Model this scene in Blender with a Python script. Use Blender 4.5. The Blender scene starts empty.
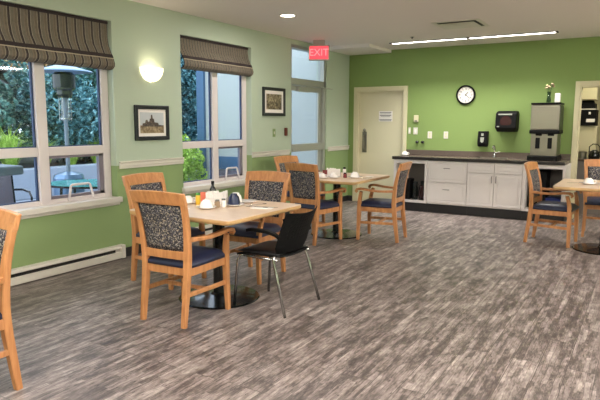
import bpy, bmesh, math, random
from mathutils import Vector, Matrix
random.seed(7)
COL = bpy.context.scene.collection
PI = math.pi

# ------------------------------------------------------------------ materials
def new_mat(name):
    m = bpy.data.materials.new(name); m.use_nodes = True
    nt = m.node_tree
    return m, nt, nt.nodes['Principled BSDF']
def s2l(c):
    return tuple(((v/255)/12.92 if v/255 <= .04045 else ((v/255+.055)/1.055)**2.4) for v in c)+(1,)
def plain(name, rgb, rough=.5, metal=0, spec=.5, bump=0, bscale=60, coat=0, vary=0, vscale=8):
    m, nt, b = new_mat(name)
    c = s2l(rgb)
    b.inputs['Base Color'].default_value = c
    b.inputs['Roughness'].default_value = rough
    b.inputs['Metallic'].default_value = metal
    b.inputs['Specular IOR Level'].default_value = spec
    b.inputs['Coat Weight'].default_value = coat
    tc = nt.nodes.new('ShaderNodeTexCoord')
    if vary:
        n = nt.nodes.new('ShaderNodeTexNoise'); n.inputs['Scale'].default_value = vscale
        n.inputs['Detail'].default_value = 4
        mx = nt.nodes.new('ShaderNodeMix'); mx.data_type = 'RGBA'
        mx.inputs[6].default_value = tuple(v*(1-vary) for v in c[:3])+(1,)
        mx.inputs[7].default_value = tuple(min(1, v*(1+vary)) for v in c[:3])+(1,)
        nt.links.new(tc.outputs['Object'], n.inputs['Vector'])
        nt.links.new(n.outputs['Fac'], mx.inputs[0]); nt.links.new(mx.outputs[2], b.inputs['Base Color'])
    if bump:
        n = nt.nodes.new('ShaderNodeTexNoise'); n.inputs['Scale'].default_value = bscale
        bp = nt.nodes.new('ShaderNodeBump'); bp.inputs['Strength'].default_value = bump
        bp.inputs['Distance'].default_value = .002
        nt.links.new(tc.outputs['Object'], n.inputs['Vector'])
        nt.links.new(n.outputs['Fac'], bp.inputs['Height']); nt.links.new(bp.outputs['Normal'], b.inputs['Normal'])
    return m
def emis(name, rgb, strength):
    m, nt, b = new_mat(name)
    b.inputs['Base Color'].default_value = s2l(rgb)
    b.inputs['Emission Color'].default_value = s2l(rgb)
    b.inputs['Emission Strength'].default_value = strength
    return m
def node(nt, t, **kw):
    n = nt.nodes.new(t)
    for k, v in kw.items(): setattr(n, k, v)
    return n
def mathn(nt, op, a, b=None, clamp=False):
    n = nt.nodes.new('ShaderNodeMath'); n.operation = op; n.use_clamp = clamp
    for i, v in enumerate((a, b)):
        if v is None: continue
        if isinstance(v, (int, float)): n.inputs[i].default_value = v
        else: nt.links.new(v, n.inputs[i])
    return n.outputs[0]
def mixc(nt, fac, a, b, mode='MIX'):
    n = nt.nodes.new('ShaderNodeMix'); n.data_type = 'RGBA'; n.blend_type = mode
    for i, v in ((0, fac), (6, a), (7, b)):
        if isinstance(v, (int, float)): n.inputs[i].default_value = v
        elif isinstance(v, tuple): n.inputs[i].default_value = v
        else: nt.links.new(v, n.inputs[i])
    return n.outputs[2]
def ramp(nt, fac, stops, interp='LINEAR'):
    n = nt.nodes.new('ShaderNodeValToRGB'); n.color_ramp.interpolation = interp
    e = n.color_ramp.elements
    while len(e) < len(stops): e.new(.5)
    for el, (p, c) in zip(e, stops): el.position = p; el.color = c
    nt.links.new(fac, n.inputs[0]); return n.outputs[0]
def mapped(nt, scale=(1,1,1), rot=(0,0,0), loc=(0,0,0)):
    tc = nt.nodes.new('ShaderNodeTexCoord'); mp = nt.nodes.new('ShaderNodeMapping')
    mp.inputs['Scale'].default_value = scale; mp.inputs['Rotation'].default_value = rot
    mp.inputs['Location'].default_value = loc
    nt.links.new(tc.outputs['Object'], mp.inputs['Vector']); return mp.outputs[0]
def noise(nt, vec, scale, detail=4, rough=.55):
    n = nt.nodes.new('ShaderNodeTexNoise'); n.inputs['Scale'].default_value = scale
    n.inputs['Detail'].default_value = detail; n.inputs['Roughness'].default_value = rough
    nt.links.new(vec, n.inputs['Vector']); return n.outputs['Fac']

M = {}
M['ceiling'] = plain('ceiling paint', (230,222,217), .9, bump=.1, bscale=40)
M['lime'] = plain('lime green wall paint', (124,146,86), .75, spec=.3, bump=.08, bscale=90)
M['cream_paint'] = plain('cream enamel paint', (206,198,166), .45)
M['cream_door'] = plain('cream door paint', (212,204,174), .5)
M['white_trim'] = plain('white trim paint', (214,208,198), .4)
M['white_frame'] = plain('white window frame', (214,204,204), .4)
M['grey_sash'] = plain('grey window sash', (120,112,122), .45)
M['blue_gasket'] = plain('dark blue gasket', (40,62,98), .5)
M['base'] = plain('black vinyl base', (34,32,33), .5)
M['blackplastic'] = plain('black plastic', (9,9,10), .6, spec=.15)
M['darkseat'] = plain('black vinyl', (20,20,23), .42, bump=.15, bscale=200)
M['navyseat'] = plain('navy vinyl', (34,40,66), .42, bump=.12, bscale=160)
M['chrome'] = plain('brushed chrome', (170,170,168), .25, 1)
M['alu'] = plain('anodised aluminium', (168,170,160), .45, .4)
M['blackmetal'] = plain('black metal', (20,22,22), .22, .2, coat=.3)
M['china'] = plain('white china', (236,230,226), .2, coat=.4)
M['navychina'] = plain('navy mug', (18,28,62), .25)
M['paper'] = plain('white paper', (238,232,228), .8)
M['tan'] = plain('tan plastic', (150,125,100), .4)
M['yellow'] = plain('yellow glaze', (225,180,60), .3)
M['orange'] = plain('coral packet', (225,120,95), .6)
M['leafgreen'] = plain('green packet', (70,130,60), .6)
M['red'] = plain('dark red glaze', (120,40,45), .4)
M['brownbox'] = plain('brown plastic', (95,35,25), .35)
M['cab'] = plain('white cabinet paint', (216,208,204), .45)
M['cabin'] = plain('cabinet interior', (120,112,108), .7)
M['steel'] = plain('brushed stainless steel', (140,134,124), .3, .9, vary=.06, vscale=3)
M['darkglass'] = plain('dark jug glass', (50,22,24), .15)
M['bluebin'] = plain('blue plastic', (20,40,110), .4)
M['patio'] = plain('patio concrete', (150,158,170), .85, vary=.08, vscale=2)
M['blockwall'] = plain('retaining wall concrete', (158,166,180), .9, vary=.1, vscale=3)
M['wing_wall'] = plain('pale grey siding', (176,180,176), .6)
M['wing_post'] = plain('slate blue paint', (68,100,132), .5)
M['tealglass'] = plain('teal glass table top', (110,190,190), .12)
M['stone'] = plain('grey stone', (120,130,138), .6)
M['bark'] = plain('bark', (60,48,40), .9)
M['soil'] = plain('garden soil', (50,58,46), .95)
M['dish'] = plain('heater reflector', (110,135,160), .3, .7)
M['ink'] = plain('grey print', (70,70,72), .7)
M['frameblack'] = plain('black picture frame', (24,26,36), .35)
M['greenfelt'] = plain('stem green', (60,90,45), .6)
M['pinkpetal'] = plain('dusty petals', (170,150,120), .7, vary=.5, vscale=60)

def wall_left_mat():
    m, nt, b = new_mat('two tone mint wall')
    v = mapped(nt); sep = node(nt, 'ShaderNodeSeparateXYZ'); nt.links.new(v, sep.inputs[0])
    f = mathn(nt, 'GREATER_THAN', sep.outputs['Z'], 1.0)
    c = mixc(nt, f, s2l((132,154,103)), s2l((178,191,172)))
    nt.links.new(c, b.inputs['Base Color']); b.inputs['Roughness'].default_value = .7
    return m
M['mint'] = wall_left_mat()

def floor_mat():
    m, nt, b = new_mat('weathered vinyl plank')
    # planks run along y
    v = mapped(nt, rot=(0,0,PI/2))
    br = node(nt, 'ShaderNodeTexBrick'); br.offset = .37; br.offset_frequency = 2
    br.inputs['Scale'].default_value = 1; br.inputs['Brick Width'].default_value = 1.22
    br.inputs['Row Height'].default_value = .155; br.inputs['Mortar Size'].default_value = .0022
    br.inputs['Mortar Smooth'].default_value = .2; br.inputs['Bias'].default_value = 0
    br.inputs['Color1'].default_value = (0,0,0,1); br.inputs['Color2'].default_value = (1,1,1,1)
    br.inputs['Mortar'].default_value = (.4,.4,.4,1)
    nt.links.new(v, br.inputs['Vector'])
    # each plank shifts the grain
    tc = node(nt, 'ShaderNodeTexCoord')
    off = node(nt, 'ShaderNodeVectorMath', operation='SCALE'); off.inputs['Scale'].default_value = 7.3
    nt.links.new(br.outputs['Color'], off.inputs[0])
    ad = node(nt, 'ShaderNodeVectorMath', operation='ADD')
    nt.links.new(tc.outputs['Object'], ad.inputs[0]); nt.links.new(off.outputs[0], ad.inputs[1])
    mp = node(nt, 'ShaderNodeMapping'); mp.inputs['Scale'].default_value = (34, 5, 1)
    nt.links.new(ad.outputs[0], mp.inputs['Vector'])
    g1 = noise(nt, mp.outputs[0], 1.6, 6, .65)
    mp2 = node(nt, 'ShaderNodeMapping'); mp2.inputs['Scale'].default_value = (90, 16, 1)
    nt.links.new(ad.outputs[0], mp2.inputs['Vector'])
    g2 = noise(nt, mp2.outputs[0], 1.5, 5, .6)
    mp3 = node(nt, 'ShaderNodeMapping'); mp3.inputs['Scale'].default_value = (11, 3.5, 1)
    nt.links.new(ad.outputs[0], mp3.inputs['Vector'])
    g3 = noise(nt, mp3.outputs[0], 1.3, 4, .6)
    s = mathn(nt, 'ADD', mathn(nt, 'MULTIPLY', g1, .32), mathn(nt, 'MULTIPLY', g2, .26))
    s = mathn(nt, 'ADD', s, mathn(nt, 'MULTIPLY', g3, .42))
    pl = node(nt, 'ShaderNodeSeparateColor'); nt.links.new(br.outputs['Color'], pl.inputs[0])
    s = mathn(nt, 'ADD', s, mathn(nt, 'MULTIPLY', mathn(nt, 'SUBTRACT', pl.outputs[0], .5), .04))
    # short narrow staves printed inside each plank
    b2 = node(nt, 'ShaderNodeTexBrick'); b2.offset = .43; b2.offset_frequency = 2; b2.squash = 1.5; b2.squash_frequency = 3
    for k_, v_ in (('Scale', 1), ('Brick Width', .27), ('Row Height', .031), ('Mortar Size', .0011), ('Bias', 0)): b2.inputs[k_].default_value = v_
    b2.inputs['Color1'].default_value = (0,0,0,1); b2.inputs['Color2'].default_value = (1,1,1,1)
    wv = node(nt, 'ShaderNodeTexNoise'); wv.inputs['Scale'].default_value = 6
    nt.links.new(v, wv.inputs['Vector'])
    sc_ = node(nt, 'ShaderNodeVectorMath', operation='SCALE'); sc_.inputs['Scale'].default_value = .02
    nt.links.new(wv.outputs['Color'], sc_.inputs[0])
    a2 = node(nt, 'ShaderNodeVectorMath', operation='ADD'); nt.links.new(v, a2.inputs[0]); nt.links.new(sc_.outputs[0], a2.inputs[1])
    nt.links.new(a2.outputs[0], b2.inputs['Vector'])
    p2 = node(nt, 'ShaderNodeSeparateColor'); nt.links.new(b2.outputs['Color'], p2.inputs[0])
    s = mathn(nt, 'ADD', s, mathn(nt, 'MULTIPLY', mathn(nt, 'SUBTRACT', p2.outputs[0], .5), .095))
    s = mathn(nt, 'SUBTRACT', s, mathn(nt, 'MULTIPLY', b2.outputs['Fac'], .05))
    kn = noise(nt, mapped(nt, (36, 13, 1)), 1.5, 3, .5)
    s = mathn(nt, 'SUBTRACT', s, mathn(nt, 'MULTIPLY', mathn(nt, 'GREATER_THAN', kn, .67), .10))
    c = ramp(nt, s, [(.36, s2l((62,54,53))), (.45, s2l((92,82,79))), (.51, s2l((119,108,104))), (.57, s2l((140,129,124))), (.66, s2l((172,161,155)))])
    c = mixc(nt, br.outputs['Fac'], c, s2l((74,66,64)))
    nt.links.new(c, b.inputs['Base Color'])
    r = mathn(nt, 'ADD', mathn(nt, 'MULTIPLY', g1, .25), .33)
    nt.links.new(r, b.inputs['Roughness']); b.inputs['Specular IOR Level'].default_value = .45
    bp = node(nt, 'ShaderNodeBump'); bp.inputs['Strength'].default_value = .25; bp.inputs['Distance'].default_value = .002
    nt.links.new(g2, bp.inputs['Height']); nt.links.new(bp.outputs[0], b.inputs['Normal'])
    return m
M['floor'] = floor_mat()

def wood_mat(name, dark, light, scale=(30,30,3), rough=.38):
    m, nt, b = new_mat(name)
    v = mapped(nt, scale)
    g = noise(nt, v, 1.2, 5, .6)
    c = ramp(nt, g, [(.3, s2l(dark)), (.7, s2l(light))])
    nt.links.new(c, b.inputs['Base Color']); b.inputs['Roughness'].default_value = rough
    b.inputs['Coat Weight'].default_value = .15
    return m
M['wood'] = wood_mat('honey beech', (166,110,66), (200,141,92))
M['table'] = wood_mat('pale maple laminate', (208,180,154), (224,200,176), (5,40,40), .35)
M['tableedge'] = wood_mat('maple edge', (190,148,98), (208,170,120), (6,6,6), .4)
M['worktop'] = plain('brown grey laminate', (92,80,72), .25, vary=.15, vscale=30)
M['worktopedge'] = plain('dark laminate edge', (32,27,26), .3)

def fabric_mat():
    m, nt, b = new_mat('navy speckled upholstery')
    v = mapped(nt)
    vo = node(nt, 'ShaderNodeTexVoronoi'); vo.inputs['Scale'].default_value = 90
    vo.distance = 'MINKOWSKI'; vo.inputs['Exponent'].default_value = .7
    nt.links.new(v, vo.inputs['Vector'])
    n = noise(nt, v, 105, 3, .6)
    f = ramp(nt, n, [(.50, (0,0,0,1)), (.57, (1,1,1,1))])
    sep = node(nt, 'ShaderNodeSeparateColor'); nt.links.new(vo.outputs['Color'], sep.inputs[0])
    c2 = ramp(nt, sep.outputs[0], [(0, s2l((160,152,144))), (.35, s2l((104,100,108))), (.65, s2l((170,156,134))), (.85, s2l((76,68,84)))], 'CONSTANT')
    c = mixc(nt, f, s2l((34,34,42)), c2)
    nt.links.new(c, b.inputs['Base Color']); b.inputs['Roughness'].default_value = .85
    return m
M['fabric'] = fabric_mat()

def blind_mat(name, pitch, dim=1):
    m, nt, b = new_mat(name)
    v = mapped(nt); sep = node(nt, 'ShaderNodeSeparateXYZ'); nt.links.new(v, sep.inputs[0])
    t = mathn(nt, 'FRACT', mathn(nt, 'DIVIDE', sep.outputs['Y'], pitch))
    K = 'CONSTANT'
    base = ramp(nt, t, [(0, s2l((44,36,40))), (.10, s2l((160,152,138))), (.16, s2l((118,110,98))), (.50, s2l((132,118,102))),
                        (.56, s2l((116,104,90))), (.80, s2l((158,148,130))), (.86, s2l((70,60,60)))], K)
    n = noise(nt, mapped(nt, (120,160,30)), 1, 4, .7)
    c = mixc(nt, .45, base, ramp(nt, n, [(.35, (.25,.25,.25,1)), (.65, (1,1,1,1))]), 'MULTIPLY')
    nt.links.new(c, b.inputs['Base Color']); b.inputs['Roughness'].default_value = .9
    return m
M['blind'] = blind_mat('striped roman blind fabric', .098)
M['blind_fine'] = blind_mat('finely striped roman blind fabric', .05)
M['blind_band'] = plain('dark woven band', (46,36,38), .9)
M['blind_pale'] = plain('pale piping', (176,164,144), .9)

def glass_mat(name, tint=(235,242,250), refl=.06):
    m, nt, b = new_mat(name)
    nt.nodes.remove(b); out = nt.nodes['Material Output']
    tr = node(nt, 'ShaderNodeBsdfTransparent'); tr.inputs[0].default_value = s2l(tint)
    gl = node(nt, 'ShaderNodeBsdfGlossy'); gl.inputs['Roughness'].default_value = .02
    lw = node(nt, 'ShaderNodeLayerWeight'); lw.inputs['Blend'].default_value = .5
    fc = mathn(nt, 'ADD', mathn(nt, 'MULTIPLY', mathn(nt, 'POWER', lw.outputs['Facing'], 5), .6), .025)
    mx = node(nt, 'ShaderNodeMixShader')
    nt.links.new(fc, mx.inputs[0]); nt.links.new(tr.outputs[0], mx.inputs[1]); nt.links.new(gl.outputs[0], mx.inputs[2])
    nt.links.new(mx.outputs[0], out.inputs['Surface'])
    return m
M['glass'] = glass_mat('window glass')
M['clearglass'] = glass_mat('clear glassware', (215,222,225))

def foliage_mat(name, stops, rough=.6):
    m, nt, b = new_mat(name)
    n = noise(nt, mapped(nt), 9, 5, .8)
    nt.links.new(ramp(nt, n, stops), b.inputs['Base Color']); b.inputs['Roughness'].default_value = rough
    return m
M['leaf_teal'] = foliage_mat('blue green leaves', [(.36, s2l((16,44,52))), (.47, s2l((50,104,114))), (.56, s2l((116,176,184))), (.64, s2l((200,232,226)))])
M['leaf_dark'] = foliage_mat('dark green leaves', [(.35, s2l((20,48,52))), (.48, s2l((50,100,92))), (.60, s2l((110,160,150))), (.7, s2l((170,190,90)))])
M['leaf_lime'] = foliage_mat('lime green leaves', [(.35, s2l((110,150,50))), (.5, s2l((176,212,84))), (.65, s2l((222,238,140)))])
M['leaf_autumn'] = foliage_mat('autumn leaves', [(.35, s2l((150,110,90))), (.48, s2l((206,160,120))), (.56, s2l((226,196,70))), (.68, s2l((225,215,205)))])

def picture_mat(name, a, b_, c_, scale):
    m, nt, b = new_mat(name)
    n = noise(nt, mapped(nt), scale, 6, .75)
    nt.links.new(ramp(nt, n, [(.38, s2l(a)), (.5, s2l(b_)), (.62, s2l(c_))]), b.inputs['Base Color'])
    b.inputs['Roughness'].default_value = .6
    return m
M['engraving'] = picture_mat('engraved print', (50,44,34), (112,100,78), (176,164,134), 28)
M['pic_sky'] = plain('pale sky print', (196,200,206), .6)
M['pic_ground'] = picture_mat('sandy ground print', (96,80,58), (150,130,100), (186,170,140), 30)
M['pic_house'] = picture_mat('dark house print', (38,34,34), (74,64,58), (120,104,88), 45)

# ------------------------------------------------------------------ mesh tools
class MB:
    def __init__(s): s.bm = bmesh.new()
    def box(s, x0, y0, z0, x1, y1, z1):
        vs = [s.bm.verts.new((x, y, z)) for x in (x0, x1) for y in (y0, y1) for z in (z0, z1)]
        for f in ((0,1,3,2),(4,6,7,5),(0,4,5,1),(2,3,7,6),(0,2,6,4),(1,5,7,3)):
            s.bm.faces.new([vs[i] for i in f])
        return s
    def loops(s, rings, cap=True, closed=True):
        R = [[s.bm.verts.new(p) for p in r] for r in rings]
        n = len(R[0])
        for a, b in zip(R, R[1:]):
            for i in range(n if closed else n-1):
                j = (i+1) % n
                s.bm.faces.new((a[i], a[j], b[j], b[i]))
        if cap and closed:
            s.bm.faces.new(R[0][::-1]); s.bm.faces.new(R[-1])
        return s
    def sweep(s, pts, w, d, side=(1,0,0)):
        """rectangular section swept along pts; w along side, d across; each may be a list"""
        pts = [Vector(p) for p in pts]; side = Vector(side).normalized(); rings = []
        for i, p in enumerate(pts):
            t = (pts[min(i+1, len(pts)-1)]-pts[max(i-1, 0)]).normalized()
            u = (side-t*side.dot(t)).normalized(); v = t.cross(u)
            ww = (w[i] if isinstance(w, (list, tuple)) else w)/2; dd = (d[i] if isinstance(d, (list, tuple)) else d)/2
            k = .25
            rings.append([p+u*ww*a+v*dd*b for a, b in ((-1,-1+k),(-1+k*.6,-1),(1-k*.6,-1),(1,-1+k),(1,1-k),(1-k*.6,1),(-1+k*.6,1),(-1,1-k))])
        return s.loops(rings)
    def tube(s, pts, r, n=10, cap=True):
        pts = [Vector(p) for p in pts]; rings = []; prev = None
        for i, p in enumerate(pts):
            t = (pts[min(i+1, len(pts)-1)]-pts[max(i-1, 0)]).normalized()
            if prev is None:
                a = Vector((0,0,1)) if abs(t.z) < .9 else Vector((1,0,0))
                u = t.cross(a).normalized()
            else: u = (prev-t*prev.dot(t)).normalized()
            prev = u; v = t.cross(u); rr = r[i] if isinstance(r, (list, tuple)) else r
            rings.append([p+(u*math.cos(k*2*PI/n)+v*math.sin(k*2*PI/n))*rr for k in range(n)])
        return s.loops(rings, cap)
    def lathe(s, prof, c=(0,0,0), n=24, axis='z', cap=True):
        rings = []
        for r, h in prof:
            ring = []
            for k in range(n):
                a = 2*PI*k/n; x, y = max(r, 1e-4)*math.cos(a), max(r, 1e-4)*math.sin(a)
                if axis == 'z': p = (x, y, h)
                elif axis == 'x': p = (h, x, y)
                else: p = (x, -h, y)
                ring.append((c[0]+p[0], c[1]+p[1], c[2]+p[2]))
            rings.append(ring)
        return s.loops(rings, cap)
    def prism(s, poly, z0, z1):
        return s.loops([[(x, y, z0) for x, y in poly], [(x, y, z1) for x, y in poly]])
    def build(s, name, mat, parent=None, loc=None, bevel=0, smooth=False, seg=2):
        bmesh.ops.recalc_face_normals(s.bm, faces=s.bm.faces)
        me = bpy.data.meshes.new(name); s.bm.to_mesh(me); s.bm.free()
        for m in (mat if isinstance(mat, (list, tuple)) else [mat]): me.materials.append(M[m] if isinstance(m, str) else m)
        o = bpy.data.objects.new(name, me); COL.objects.link(o)
        if parent: o.parent = parent
        if loc: o.location = loc
        if smooth: me.shade_smooth() if hasattr(me, 'shade_smooth') else None
        if bevel:
            b = o.modifiers.new('bevel', 'BEVEL'); b.width = bevel; b.segments = seg; b.limit_method = 'ANGLE'; b.angle_limit = .6
        return o
def tag(o, label=None, cat=None, group=None, kind=None):
    if label: o['label'] = label
    if cat: o['category'] = cat
    if group: o['group'] = group
    if kind: o['kind'] = kind
    return o
def thing(name, label, cat, loc=(0,0,0), rz=0, group=None):
    o = bpy.data.objects.new(name, None); COL.objects.link(o); o.empty_display_size = .1
    o.location = loc; o.rotation_euler = (0, 0, rz)
    return tag(o, label, cat, group)
def struct(o): o['kind'] = 'structure'; return o
def dup(root, loc, rz=0, label=None, group=None, cat=None):
    r = root.copy(); COL.objects.link(r); r.location = loc; r.rotation_euler = (0, 0, rz)
    if label: r['label'] = label
    if group: r['group'] = group
    if cat: r['category'] = cat
    for ch in list(root.children):
        c = ch.copy(); COL.objects.link(c); c.parent = r
        for g in list(ch.children):
            d = g.copy(); COL.objects.link(d); d.parent = c
    return r
def text(name, body, size, mat, parent, loc, rot, extrude=.001, align='CENTER'):
    cu = bpy.data.curves.new(name, 'FONT'); cu.body = body; cu.size = size; cu.extrude = extrude
    cu.align_x = align; cu.align_y = 'CENTER'
    tmp = bpy.data.objects.new(name, cu); COL.objects.link(tmp)
    bpy.context.view_layer.update()
    me = bpy.data.meshes.new_from_object(tmp); bpy.data.objects.remove(tmp)
    me.materials.clear(); me.materials.append(M[mat] if isinstance(mat, str) else mat)
    o = bpy.data.objects.new(name, me); COL.objects.link(o); o.parent = parent
    o.location = loc; o.rotation_euler = rot
    return o

# ------------------------------------------------------------------ room shell
YB, H, XR, YF = 9.73, 2.74, 9.2, -2.4
W1 = (2.62, 4.21, .66, 2.49); W2 = (5.23, 6.65, .66, 2.49); DR = (7.70, 8.86, 0, 2.67)
struct(MB().box(-.2, YF, -.12, XR+.1, YB+2.6, 0).build('floor', 'floor'))
struct(MB().box(-.2, YF-.1, H, XR+.1, YB+2.6, H+.12).build('ceiling', 'ceiling'))
w = MB(); y = YF
for (a, b, c, d) in (W1, W2, DR):
    w.box(-.2, y, 0, 0, a, H)
    if c: w.box(-.2, a, 0, 0, b, c)
    w.box(-.2, a, d, 0, b, H); y = b
w.box(-.2, y, 0, 0, YB, H)
struct(w.build('wall_left', 'mint'))
# back wall with two door openings
D1 = (.18, 1.085, 2.04); D2 = (3.88, 4.80, 2.03)
w = MB(); x = -.2
for a, b, h in (D1, D2):
    w.box(x, YB, 0, a, YB+.14, H); w.box(a, YB, h, b, YB+.14, H); x = b
w.box(x, YB, 0, XR, YB+.14, H)
struct(w.build('wall_back', 'lime'))
struct(MB().box(XR, YF, 0, XR+.1, YB+2.5, H).build('wall_right', 'mint'))
struct(MB().box(-.2, YF-.1, 0, XR+.1, YF, H).build('wall_front', 'mint'))
struct(MB().box(0, 8.78, H-.05, .82, YB, H).build('trim_soffit', 'ceiling'))
# pantry room behind the right doorway, closet space behind the cream door
p = MB(); p.box(3.30, YB+.14, 0, 3.40, YB+2.5, H); p.box(3.30, YB+2.5, 0, XR, YB+2.6, H)
struct(p.build('wall_pantry', 'cream_paint'))
# baseboards
struct(MB().box(0, 4.24, 0, .012, 5.0, .10).box(0, 6.75, 0, .012, 7.64, .10).box(0, 8.92, 0, .012, YB, .10).build('baseboard_left', 'base'))
struct(MB().box(0, YB-.012, 0, .11, YB, .10).box(4.87, YB-.012, 0, XR, YB, .10).build('baseboard_back', 'base'))
# chair rails
for i, (a, b) in enumerate(((W1[1]+.03, W2[0]-.0), (W2[1]+.0, 7.645), (8.92, YB), (YF, W1[0]-.03))):
    m_ = MB(); m_.box(0, a, .965, .014, b, 1.045); m_.box(0, a, .99, .022, b, 1.015); m_.box(0, a, 1.03, .03, b, 1.045)
    struct(m_.build('trim_%d' % (i+1), 'white_trim', bevel=.004))

def window(n, W, mull, crank):
    y0, y1, z0, z1 = W; xo, xi = -.15, -.085
    f = MB()
    f.box(xo, y0, z0, xi, y0+.09, z1); f.box(xo, y1-.09, z0, xi, y1, z1)
    f.box(xo, mull-.055, z0, xi+.01, mull+.055, z1)
    f.box(xo, y0+.09, z0, xi, y1-.09, z0+.055); f.box(xo, y0+.09, z1-.07, xi, y1-.09, z1)
    for a, b in ((y0+.09, mull-.055), (mull+.055, y1-.09)): f.box(xo, a, 1.135, xi+.005, b, 1.222)
    win = struct(f.build('window_%d' % n, 'white_frame', bevel=.006))
    # dark gasket lines round the glass
    g = MB()
    for a, b in ((y0+.09, mull-.055), (mull+.055, y1-.09)):
        for c, d in ((z0+.055, 1.135), (1.222, z1-.07)):
            g.box(-.125, a, c, -.105, a+.012, d); g.box(-.125, b-.02, c, -.105, b, d); g.box(-.125, a, c, -.105, b, c+.01)
    g.build('gasket', 'blue_gasket', win)
    s = MB(); a, b, c, d = mull+.055, y1-.09, z0+.055, 1.135
    s.box(-.14, b-.055, c, -.098, b, d); s.box(-.14, a, c, -.098, a+.02, d); s.box(-.14, a, c, -.098, b, c+.03); s.box(-.14, a, d-.025, -.098, b, d)
    s.build('window_sash', 'grey_sash', win)
    h = MB(); yc = crank
    h.tube([(-.06, yc-.15, c-.03), (-.07, yc-.115, c+.115), (-.07, yc-.10, c+.125), (-.07, yc+.10, c+.125), (-.07, yc+.115, c+.115), (-.06, yc+.15, c-.03)], .012, 8)
    h.build('opening_handle', 'white_frame', win)
    for k, (a, b) in enumerate(((y0+.09, mull-.055), (mull+.055, y1-.09))):
        for c, d in ((z0+.055, 1.135), (1.222, z1-.07)):
            MB().box(-.118, a, c, -.112, b, d).build('pane', 'glass', win)
    s = MB(); s.box(-.15, y0, z0-.002, .0, y1, z0+.012); s.box(-.01, y0-.03, z0-.045, .045, y1+.03, z0+.012)
    s.box(0, y0-.02, z0-.075, .015, y1+.02, z0-.045)
    s.build('window_sill', 'white_trim', win, bevel=.006)
    return win
window(1, W1, 3.41, 3.80)
window(2, W2, 5.95, 6.28)

# exit door assembly (window_3 glass transom above)
dr = MB(); y0, y1, _, z1 = DR
dr.box(-.15, y0, 0, -.02, y0+.055, z1); dr.box(-.15, y1-.06, 0, -.02, y1, z1)
dr.box(-.15, y0, z1-.05, -.02, y1, z1); dr.box(-.15, y0, 2.06, -.02, y1, 2.16)
door = struct(dr.build('door_1', 'alu', bevel=.004))
lf = MB()
lf.box(-.12, y0+.06, .01, -.07, y0+.13, 2.05); lf.box(-.12, y1-.16, .01, -.07, y1-.065, 2.05)
lf.box(-.12, y0+.13, 1.97, -.07, y1-.16, 2.05); lf.box(-.12, y0+.13, .01, -.07, y1-.16, .24)
lf.build('door_leaf', 'alu', door, bevel=.003)
MB().box(-.098, y0+.13, .24, -.092, y1-.16, 1.97).build('pane', 'glass', door)
MB().box(-.098, y0+.055, 2.16, -.092, y1-.06, z1-.05).build('pane', 'glass', door)
MB().box(-.07, y0+.07, 1.0, .0, y1-.10, 1.12).build('push_bar', 'alu', door, bevel=.01)
MB().box(-.07, y0+.25, 1.955, -.005, y0+.62, 2.035).build('door_closer', 'alu', door, bevel=.008)
MB().tube([(-.02, y0+.5, 2.045), (.06, y0+.85, 2.055), (.03, y1+.16, 2.04)], .008, 6).build('closer_arm', 'alu', door)
MB().box(-.085, y0+.065, 1.30, -.06, y0+.125, 1.42).build('card_lock', 'white_trim', door, bevel=.004)
MB().box(-.085, y0+.065, 1.48, -.06, y0+.12, 1.60).build('door_sticker', 'paper', door)

# cream door in the back wall
fr = MB()
fr.box(.11, YB-.018, 0, .18, YB, 2.11); fr.box(1.085, YB-.018, 0, 1.15, YB, 2.11); fr.box(.18, YB-.018, 2.04, 1.085, YB, 2.11)
fr.box(.18, YB-.005, 0, .2, YB+.14, 2.04); fr.box(1.065, YB-.005, 0, 1.085, YB+.14, 2.04); fr.box(.2, YB-.005, 2.02, 1.065, YB+.14, 2.04)
door = struct(fr.build('door_2', 'cream_paint', bevel=.004))
MB().box(.2, YB+.075, .005, 1.065, YB+.12, 2.02).build('door_leaf', 'cream_door', door)
h = MB(); h.box(.255, YB+.068, .92, .345, YB+.076, 1.30)
h.build('pull_plate', 'steel', door, bevel=.003)
h = MB(); h.tube([(.30, YB+.07, .98), (.30, YB+.02, 1.0), (.30, YB+.02, 1.22), (.30, YB+.07, 1.24)], .011, 8)
h.build('pull_handle', 'steel', door)
h = MB(); h.lathe([(.03, 0), (.032, .01), (.02, .02), (.02, .03)], (.30, YB+.073, 1.33), 16, 'y'); h.build('lock', 'steel', door)
sg = tag(MB().box(.58, YB+.067, 1.49, .84, YB+.0745, 1.675).build('door_notice', 'paper'), 'white printed notice taped on the cream door', 'notice')
for z, a, b, t in ((1.655, .60, .82, .010), (1.630, .61, .81, .006), (1.605, .60, .82, .012), (1.58, .62, .80, .006), (1.525, .59, .83, .012), (1.505, .60, .82, .005)):
    MB().box(a, YB+.0655, z-t, b, YB+.067, z).build('printed_line', 'ink', sg)

# right doorway frame
fr = MB()
fr.box(3.815, YB-.018, 0, 3.88, YB, 2.10); fr.box(4.80, YB-.018, 0, 4.87, YB, 2.10); fr.box(3.88, YB-.018, 2.03, 4.80, YB, 2.10)
fr.box(3.88, YB-.005, 0, 3.90, YB+.15, 2.03); fr.box(4.78, YB-.005, 0, 4.80, YB+.15, 2.03); fr.box(3.90, YB-.005, 2.01, 4.78, YB+.15, 2.03)
struct(fr.build('door_3', 'cream_paint', bevel=.004))

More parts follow.
